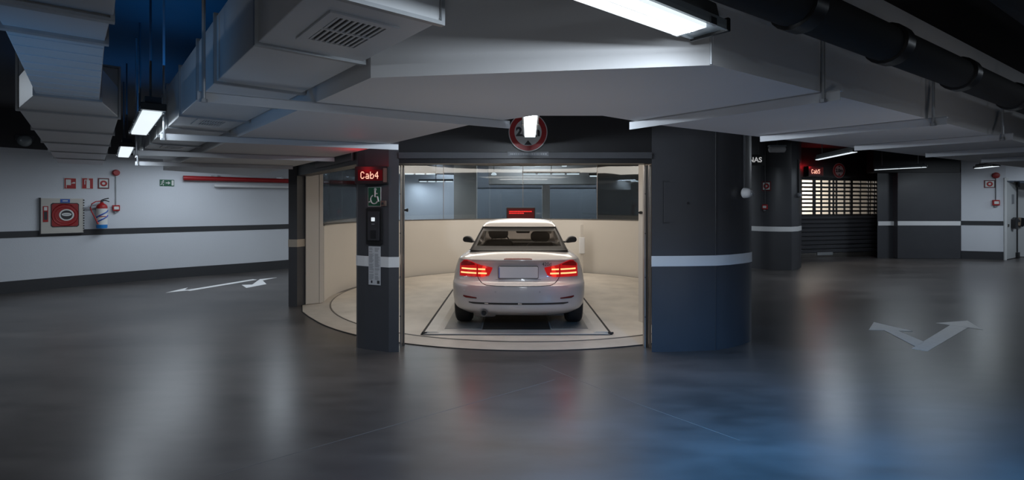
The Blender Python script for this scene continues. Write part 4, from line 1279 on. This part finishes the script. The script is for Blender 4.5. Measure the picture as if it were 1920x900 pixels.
# ------------------------------------------------------------------ curved dark wall: access hatch, siren
fy = lambda px: FRs[0].y + (FRs[2].y - FRs[0].y) * (px - 1222) / 120
rzh = atan2(FRs[2].y - FRs[0].y, FRs[2].x - FRs[0].x)
c = on_line(1269, 379, FRs[0], rzh, -.001)
t = thing('access_hatch', 'dark square access hatch in the curved front wall', 'hatch', tuple(c), rzh)
a, b = .150, .222
MB().box(-a, a, -.012, .0, -b, b).build('hatch_door', M['dark_paint'], t, bevel=.003)
MB().box(-a - .014, -a - .002, -.008, 0.01, -b - .014, b + .014).box(a + .002, a + .014, -.008, 0.01, -b - .014, b + .014).box(-a - .014, a + .014, -.008, 0.01, b + .002, b + .014).box(-a - .014, a + .014, -.008, 0.01, -b - .014, -b - .002).build('hatch_frame', M['stripe_dark'], t)
MB().lathe([(.012, -.022), (.012, -.010)], (a - .03, 0, -.01), 'y', 14).build('latch', M['chrome'], t)
pw = FRs[5]
c = at(1394, 362, 5.98)
t = thing('siren', 'round white siren on the edge of the curved dark wall with a conduit above', 'siren', tuple(c), radians(32))
MB().lathe([(.012, -.10), (.032, -.095), (.05, -.075), (.058, -.045), (.06, -.01), (.05, .0)], (0, 0, 0), 'y', 28).build('bell', M['white_plastic'], t, smooth=45)
MB().lathe([(.012, -.113), (.02, -.111), (.024, -.104)], (.01, 0, -.01), 'y', 16).build('cap', M['galv'], t)
MB().tube([(0, -.012, .05), (0, -.012, .9)], .012, 10).build('conduit', M['dark_paint'], t)

# ------------------------------------------------------------------ left wall: fire signs, hose cabinet, extinguisher, call point
def wall_sign(kind, label, px, py, wpx, hpx, group=None, name='fire_sign'):
    (p, rz) = on_left_wall(px, py)
    s = p.y / F
    w, h = wpx * s / 2 / (cos(rz) - p.x / p.y * sin(rz)), hpx * s / 2
    q = Vector((p.x + sin(rz) * .006, p.y - cos(rz) * .006, p.z))
    t = thing(name, label, 'sign', tuple(q), rz, group)
    return t, w, h
t, w, h = wall_sign('hose', 'red fire hose pictogram sign above the hose cabinet, first of the row of three', 131.5, 344, 23, 21)
MB().box(-w, w, -.004, 0, -h, h).build('sign_plate', M['sign_white'], t)
MB().box(-w * .93, w * .93, -.006, -.004, -h * .92, h * .92).build('sign_face', M['red'], t)
MB().box(-w * .72, w * .1, -.008, -.006, -h * .3, h * .7).box(-w * .72, -w * .6, -.008, -.006, -h * .8, -h * .3).xprism([(w * .1, -.0), (w * .5, h * .25), (w * .8, h * .25), (w * .8, 0), (w * .5, 0)], -.008, -.006).build('pictogram', M['sign_white'], t)
t, w, h = wall_sign('ext', 'red extinguisher pictogram sign, in the middle of the row of three', 164, 344, 22, 21)
MB().box(-w, w, -.004, 0, -h, h).build('sign_plate', M['sign_white'], t)
MB().box(-w * .93, w * .93, -.006, -.004, -h * .92, h * .92).build('sign_face', M['red'], t)
MB().xprism([(-w * .2, -h * .85), (w * .4, -h * .85), (w * .4, h * .5), (w * .2, h * .68), (0, h * .68), (-w * .2, h * .5)], -.008, -.006).box(-w * .1, w * .25, -.008, -.006, h * .72, h * .85).box(-w * .55, -w * .42, -.008, -.006, -h * .2, h * .6).box(-w * .55, 0, -.008, -.006, h * .55, h * .66).build('pictogram', M['sign_white'], t)
def bell_sign(t, w, h):
    MB().box(-w, w, -.004, 0, -h, h).build('sign_plate', M['red'], t)
    MB().box(-w * .93, w * .93, -.0055, -.004, -h * .93, h * .93).build('sign_border', M['sign_dark'], t)
    MB().box(-w * .78, w * .78, -.007, -.0055, -h * .78, h * .78).build('sign_face', M['sign_white'], t)
    MB().disc(min(w, h) * .66, -.0085, -.007, seg=28, r0=min(w, h) * .28).build('pictogram', M['red'], t)
t, w, h = wall_sign('bell', 'white alarm sign with a red ring, nearest the red alarm bell', 194, 344, 21, 20)
bell_sign(t, w, h)
t, w, h = wall_sign('exit', 'green running man exit sign on the left white wall', 313, 343, 27, 12, None, 'exit_sign')
MB().box(-w, w, -.006, 0, -h, h).build('sign_plate', M['green'], t)
m = MB()
m.tube([(-w * .62, -.0075, h * .25), (-w * .72, -.0075, -h * .25), (-w * .5, -.0075, -h * .5), (-w * .55, -.0075, -h * .85)], h * .12, 6)
m.tube([(-w * .72, -.0075, -h * .25), (-w * .9, -.0075, -h * .7)], h * .12, 6)
m.tube([(-w * .85, -.0075, h * .2), (-w * .62, -.0075, h * .3), (-w * .4, -.0075, -h * .0)], h * .1, 6)
m.lathe([(h * .2, -.009), (h * .2, -.006)], (-w * .52, 0, h * .62), 'y', 12)
m.box(-w * .2, w * .25, -.009, -.006, -h * .14, h * .14).xprism([(w * .15, -h * .5), (w * .48, 0), (w * .15, h * .5)], -.009, -.006)
m.box(w * .62, w * .92, -.009, -.006, -h * .8, h * .8)
m.build('pictogram', M['sign_white'], t)

(p, rz) = on_left_wall(116.5, 404.5)
s = p.y / F / (cos(rz) - p.x / p.y * sin(rz)); sv = p.y / F
hc = thing('hose_cabinet', 'pale grey fire hose cabinet with a red hose reel window in the left wall', 'cabinet', tuple(p), rz)
W_, H_ = 40 * s, 32.5 * sv
MB().box(-W_, W_, -.05, .02, -H_, H_).build('cabinet_body', M['cab_grey'], hc, bevel=.004)
MB().box(-W_ - .02, -W_, -.055, .02, -H_ - .015, H_ + .01).box(-W_ - .02, W_ * .95, -.055, .02, -H_ - .02, -H_).build('shadow_strip', M['sign_dark'], hc)  # solid dark strip stands for the shadow at the cabinet's left and lower edge
wx, wz = 4.5 * s, 1.5 * sv
ww, wh_ = 26.5 * s, 22.5 * sv
win = MB().cbox(wx - ww, wx + ww, -.056, -.05, wz - wh_, wz + wh_, .026).build('reel_window', M['sign_dark'], hc)
MB().cbox(wx - ww * .94, wx + ww * .94, -.059, -.056, wz - wh_ * .94, wz + wh_ * .94, .024).build('hose_coil', M['hose_red'], win)
for k, r in enumerate((.30, .25, .20, .155)):
    MB().tube([(wx + r * cos(2 * pi * i / 36) * min(1, ww * .93 / r), -.058, wz + min(wh_ * .9, r) * sin(2 * pi * i / 36)) for i in range(37)], .008, 6).build('hose_ring', M['red'], win)
rl_ = MB().disc(.105, -.063, -.059, (wx + .02, wz), 36).build('reel_hub', M['sign_dark'], win)
MB().disc(.113, -.066, -.062, (wx + .02, wz), 36, r0=.09).build('hub_ring', M['sign_white'], rl_)
MB().xprism([(wx + .02 + .075 * cos(2 * pi * k / 20), wz + .01 + .032 * sin(2 * pi * k / 20)) for k in range(20)], -.066, -.063).build('hub_label', M['sign_white'], rl_)
MB().box(wx + .02 - .05, wx + .02 + .05, -.067, -.066, wz + .004, wz + .016).build('hub_print', M['print'], rl_)
MB().box(wx - 9 * s, wx + 9 * s, -.054, -.05, wz + wh_ + .005, wz + wh_ + .075).build('blue_label', M['blue_label'], hc)
MB().box(wx - 5 * s, wx + 5 * s, -.0555, -.054, wz + wh_ + .03, wz + wh_ + .05).build('label_print', M['sign_white'], hc)
bk_ = MB().box(-W_ + .03, -W_ + .03 + 9.5 * s, -.056, -.05, -11 * sv, 18 * sv).build('glass_breaker', M['red'], hc)
MB().box(-W_ + .045, -W_ + .015 + 9.5 * s, -.058, -.056, 10 * sv, 16.5 * sv).build('breaker_label', M['sign_white'], bk_)
MB().box(-W_ + .045, -W_ + .015 + 9.5 * s, -.058, -.056, -7 * sv, 8 * sv).build('breaker_window', M['sign_dark'], bk_)
m = MB()
for i in range(13):
    z = -H_ * .9 + 2 * H_ * .9 * i / 12
    m.box(W_ - .008, W_ + .012, -.056, -.03, z - .012, z + .012)
m.build('hinge', M['sign_dark'], hc)

(p, rz) = on_left_wall(188, 405)
q = Vector((p.x + sin(rz) * .13, p.y - cos(rz) * .13, p.z))
sv = q.y / F
ex_ = thing('fire_extinguisher', 'red topped white and blue fire extinguisher hung on the left white wall', 'extinguisher', (q.x, q.y, CZ - (428 - HY) * sv), rz)
r_ = .092
MB().lathe([(r_ * .9, .0), (r_, .02), (r_, .07), (r_ * 1.02, .075)], (0, 0, 0), 'z', 28).build('base', M['blue_bright'], ex_, smooth=40)
MB().lathe([(r_ * .98, .07), (r_ * .98, .40)], (0, 0, 0), 'z', 28).build('cylinder', M['sign_white'], ex_, smooth=40)
MB().lathe([(r_ * .98, .40), (r_ * .98, .44), (r_ * .85, .475), (r_ * .5, .50), (.03, .51), (.03, .53)], (0, 0, 0), 'z', 28).build('shoulder', M['red'], ex_, smooth=40)
m = MB()
for z0, z1 in ((.12, .26), (.22, .36)):
    m.tube([(r_ * 1.0 * sin(radians(a)), -r_ * 1.0 * cos(radians(a)), z0 + (z1 - z0) * (a + 75) / 150) for a in range(-75, 76, 15)], .013, 6)
m.build('blue_band', M['blue_label'], ex_)
MB().tube([(r_ * 1.0 * sin(radians(a)), -r_ * 1.0 * cos(radians(a)), .24) for a in range(-75, 76, 15)], .008, 6).build('red_band', M['red'], ex_)
MB().lathe([(.022, .52), (.026, .55), (.018, .57)], (0, 0, 0), 'z', 14).build('valve', M['sign_dark'], ex_)
MB().tube([(-.01, 0, .565), (.05, -.01, .595), (.11, -.015, .61)], .010, 8).tube([(0, 0, .56), (.06, -.01, .565), (.12, -.015, .54)], .010, 8).build('handle', M['black_plastic'], ex_)
MB().tube([(-.02, 0, .55), (-.10, -.02, .54), (-.17, -.03, .49), (-.19, -.03, .42), (-.17, -.03, .34), (-.12, -.04, .22), (-.085, -.05, .13), (-.075, -.06, .09)], [.011] * 6 + [.014, .017], 10).build('hose', M['red'], ex_, smooth=50)
MB().box(-.28, -.02, .06, .08, .40, .42).box(-.03, .03, .06, .13, .38, .45).build('wall_bracket', M['print'], ex_)

def call_point(label, px, py, pyb, group='wall call points', wall=None, d=1.0):
    if wall: p, rz = wall
    else: p, rz = on_left_wall(px, py)
    s = p.y / F
    t = thing('call_point', label, 'alarm', (p.x, p.y, p.z), rz, group)
    k = d
    MB().cbox(-.06 * k, .06 * k, -.06, 0, -.06 * k, .06 * k, .006).build('box', M['red'], t, bevel=.004)
    MB().cbox(-.04 * k, .042 * k, -.063, -.06, -.03 * k, .03 * k, .004).build('break_glass', M['sign_white'], t)
    MB().cbox(-.03 * k, .02 * k, -.04, 0, -.10 * k, -.06 * k, .006).build('key_cover', M['print'], t)
    z2 = (py - pyb) * s
    MB().tube([(0, -.012, .05), (0, -.012, z2 - .03)], .010, 8).build('conduit', M['galv'] if wall is None else M['stripe_dark'], t)
    return t, z2
t, z2 = call_point('red manual call point right of the fire extinguisher on the left wall', 217, 390, 324)
MB().lathe([(.05, -.075), (.062, -.06), (.066, -.02), (.066, 0)], (0, 0, z2), 'y', 24).build('alarm_bell', M['red'], t, smooth=40)
# dome detector on the black band top left
(p, rz) = on_left_wall(46, 264)
t = thing('dome_detector', 'pale dome on the black upper band of the left wall', 'detector', (p.x, p.y, p.z), rz)
MB().lathe([(.02, -.08), (.07, -.075), (.10, -.05), (.11, -.01), (.11, 0)], (0, 0, 0), 'y', 24).build('dome', M['lamp_rim'], t, smooth=45)
MB().box(-.13, .13, -.02, 0, .0, .10).build('base', M['lamp_body'], t)

# ------------------------------------------------------------------ right hand fixtures
# second cab: call point, alarm sign, white room sign, siren
cw = Vector(hz(1440, 505.8)[:2]); ce = Vector(hz(1424, 504.5)[:2])
rzc = atan2(cw.y - ce.y, cw.x - ce.x)
Yc = (cw.y + ce.y) / 2 - .02
p = on_line(1437, 349, ce, rzc, -.006)
t = thing('fire_sign', 'alarm sign with red ring on the second dark rounded wall', 'sign', (p.x, p.y, p.z), rzc)
bell_sign(t, .105, .115)
p = on_line(1435, 388, ce, rzc, -.002)
call_point('red manual call point low on the second dark rounded wall', 1435, 388, 250, 'wall call points', (p, rzc), 1.0)
p = at(1496, 366, hz(1496, 504.5).y - .04)
t = thing('siren', 'small round grey siren hanging left of the roller shutter', 'siren', tuple(p), radians(20))
MB().lathe([(.02, -.09), (.045, -.08), (.06, -.05), (.062, 0)], (0, 0, 0), 'y', 22).build('bell', M['print'], t, smooth=45)
MB().tube([(0, -.02, .04), (0, -.02, .9)], .016, 8).build('conduit', M['black_plastic'], t)
p = at(1412, 300, 12.5)
t = thing('room_sign', 'black sign with white capital letters left of the second rounded wall', 'sign', tuple(p), 0)
MB().box(-.45, .28, 0, .03, -.13, .13).build('sign_board', M['sign_dark'], t)
text('INAS', 'lettering', M['sign_boost'], t, .17, .03, -.002, 0, .002, bold=.003)
MB().tube([(-.3, .015, .13), (-.3, .015, CEIL - p.z)], .008, 6).build('hanger', M['lamp_body'], t)
MB().tube([(.15, .015, .13), (.15, .015, CEIL - p.z)], .008, 6).build('hanger', M['lamp_body'], t)

# roller shutter
rs = thing('roller_shutter', 'dark roller shutter with a lit open grille in its upper half', 'shutter', (s0.x, s0.y, 0), srz)
sh = lambda py: CZ - (py - HY) * ((s0.y + s1.y) / 2) / F
zg0, zg1, zt_ = sh(403), sh(337), 2.5
prof = []
nsl = 9
m = MB()
hgt = (zg0 - .12) / nsl
for i in range(nsl):
    z = .11 + hgt * i
    m.add([(-1.0, 0, z), (sl, 0, z), (sl, -.045, z + hgt * .25), (-1.0, -.045, z + hgt * .25), (sl, -.045, z + hgt * .75), (-1.0, -.045, z + hgt * .75), (sl, 0, z + hgt), (-1.0, 0, z + hgt)],
          [(0, 1, 2, 3), (3, 2, 4, 5), (5, 4, 6, 7)])
m.build('slats', M['dark_paint'], rs)
MB().box(-1.0, sl, -.03, .03, 0.0, .12).build('bottom_rail', M['steel_dark'], rs, bevel=.006)
MB().box(.55, 1.15, -.05, -.03, .06, .15).build('handle_plate', M['galv'], rs)
g = MB()
nr = 9
for i in range(nr + 1):
    z = zg0 + (zg1 - zg0) * i / nr
    g.box(-1.0, sl, -.02, .02, z - .028, z + .030)
g.build('grille_bars', M['black_paint'], rs)
g = MB()
for px, w in ((1526, .045), (1539, .018), (1554, .02), (1561.5, .02), (1567, .02), (1582, .02), (1595, .045), (1612, .02), (1627, .02), (1631, .015), (1639, .02)):
    u = sl * (px - 1503) / 140.0
    g.box(u - w, u + w, -.012, .03, zg0, zg1)
g.build('grille_posts', M['black_paint'], rs)
MB().box(-1.0, sl, -.02, .02, zg1 + .02, zt_).build('top_slat', M['black_paint'], rs)
MB().box(sl - .02, sl + .12, -.06, .06, 0, zt_).build('side_guide', M['black_paint'], rs)
Yh = s0.y + (s1.y - s0.y) * .2
cab_display('red lit display on the black header above the roller shutter', 1513, 1548, 312, 331, on_line(1530, 321, s0, srz, -.21).y, 'Cab5', srz, 3.0)
height_sign('small dim round height sign above the roller shutter', 1573, 320, on_line(1573, 320, s0, srz, -.105).y, .235, srz)

# right white wall fixtures
def on_right(px, py, off=.004):
    t_ = (px - 1802) / 84.0
    Y = w0.y + (w1.y - w0.y) * t_
    return at(px, py, Y - off)
p = on_right(1855.5, 345)
t = thing('fire_sign', 'dark framed alarm sign on the right white wall', 'sign', tuple(p), wrz)
bell_sign(t, .135, .115)
p = on_right(1866.5, 380)
t, z2 = call_point('red manual call point on the right white wall below its bell', 1866.5, 380, 329, 'wall call points', (p, wrz), 1.35)
MB().lathe([(.06, -.075), (.085, -.06), (.09, -.02), (.09, 0)], (0, 0, z2), 'y', 24).build('alarm_bell', M['hose_red'], t, smooth=40)  # darker red puts the bell's shadow into its colour
# double door, one leaf swung outward
d0, d1 = hz(1887, 487.5), hz(1906, 484)
drz = atan2(d1.y - d0.y, d1.x - d0.x); dl_ = (d1 - d0).length
dt = CZ - (341 - HY) * d0.y / F
t = thing('fire_door', 'white door leaf with black push handle swung open at the far right', 'door', (d0.x, d0.y, 0), drz)
MB().box(0, dl_, 0, .06, .02, dt).build('door_leaf', M['door_white'], t, bevel=.004)
MB().box(dl_ * .52, dl_ * .70, -.015, 0, CZ + .05, CZ + .33).build('door_window', M['print'], t)
MB().box(dl_ * .12, dl_ * .2, -.02, 0, .98, 1.06).build('lock', M['steel_dark'], t)
MB().xprism([(dl_ * .42, .93), (dl_ * .62, .90), (dl_ * .7, 1.12), (dl_ * .95, 1.10), (dl_ * .95, 1.17), (dl_ * .6, 1.26), (dl_ * .42, 1.2)], -.10, -.01).build('push_handle', M['black_plastic'], t, bevel=.01)
MB().box(dl_ - .02, dl_ + .07, -.02, .05, .02, dt + .02).build('edge_seal', M['black_plastic'], t)
MB().box(dl_ - .10, dl_ + .09, -.06, .05, dt - .14, dt + .03).box(dl_ - .1, dl_ + .09, -.06, .05, .0, .18).build('closer', M['black_plastic'], t, bevel=.01)
d2_ = hz(1908, 483)
t = thing('fire_door', 'white door leaf with black push handle at the right edge behind the open leaf', 'door', (d2_.x, d2_.y + .1, 0), radians(4))
MB().box(0.06, 1.6, 0, .06, .02, dt).build('door_leaf', M['door_white'], t, bevel=.004)
MB().xprism([(.08, .98), (.16, .95), (.28, 1.10), (.55, 1.03), (.55, 1.12), (.3, 1.22), (.10, 1.24)], -.12, -.01).build('push_handle', M['black_plastic'], t, bevel=.01)
fw = hz(1885, 487.5)
struct(MB().box(fw.x - .04, fw.x + .03, fw.y - .02, fw.y + .08, 0, dt + .12), 'door_frame', M['door_white'], 'white door frame post at the right')
struct(MB().prism([(fw.x, fw.y - .02), (fw.x + 3, fw.y + .3), (fw.x + 3, fw.y + .4), (fw.x, fw.y + .08)], dt + .04, dt + .13), 'door_frame_top', M['door_white'], 'white head of the double door frame')
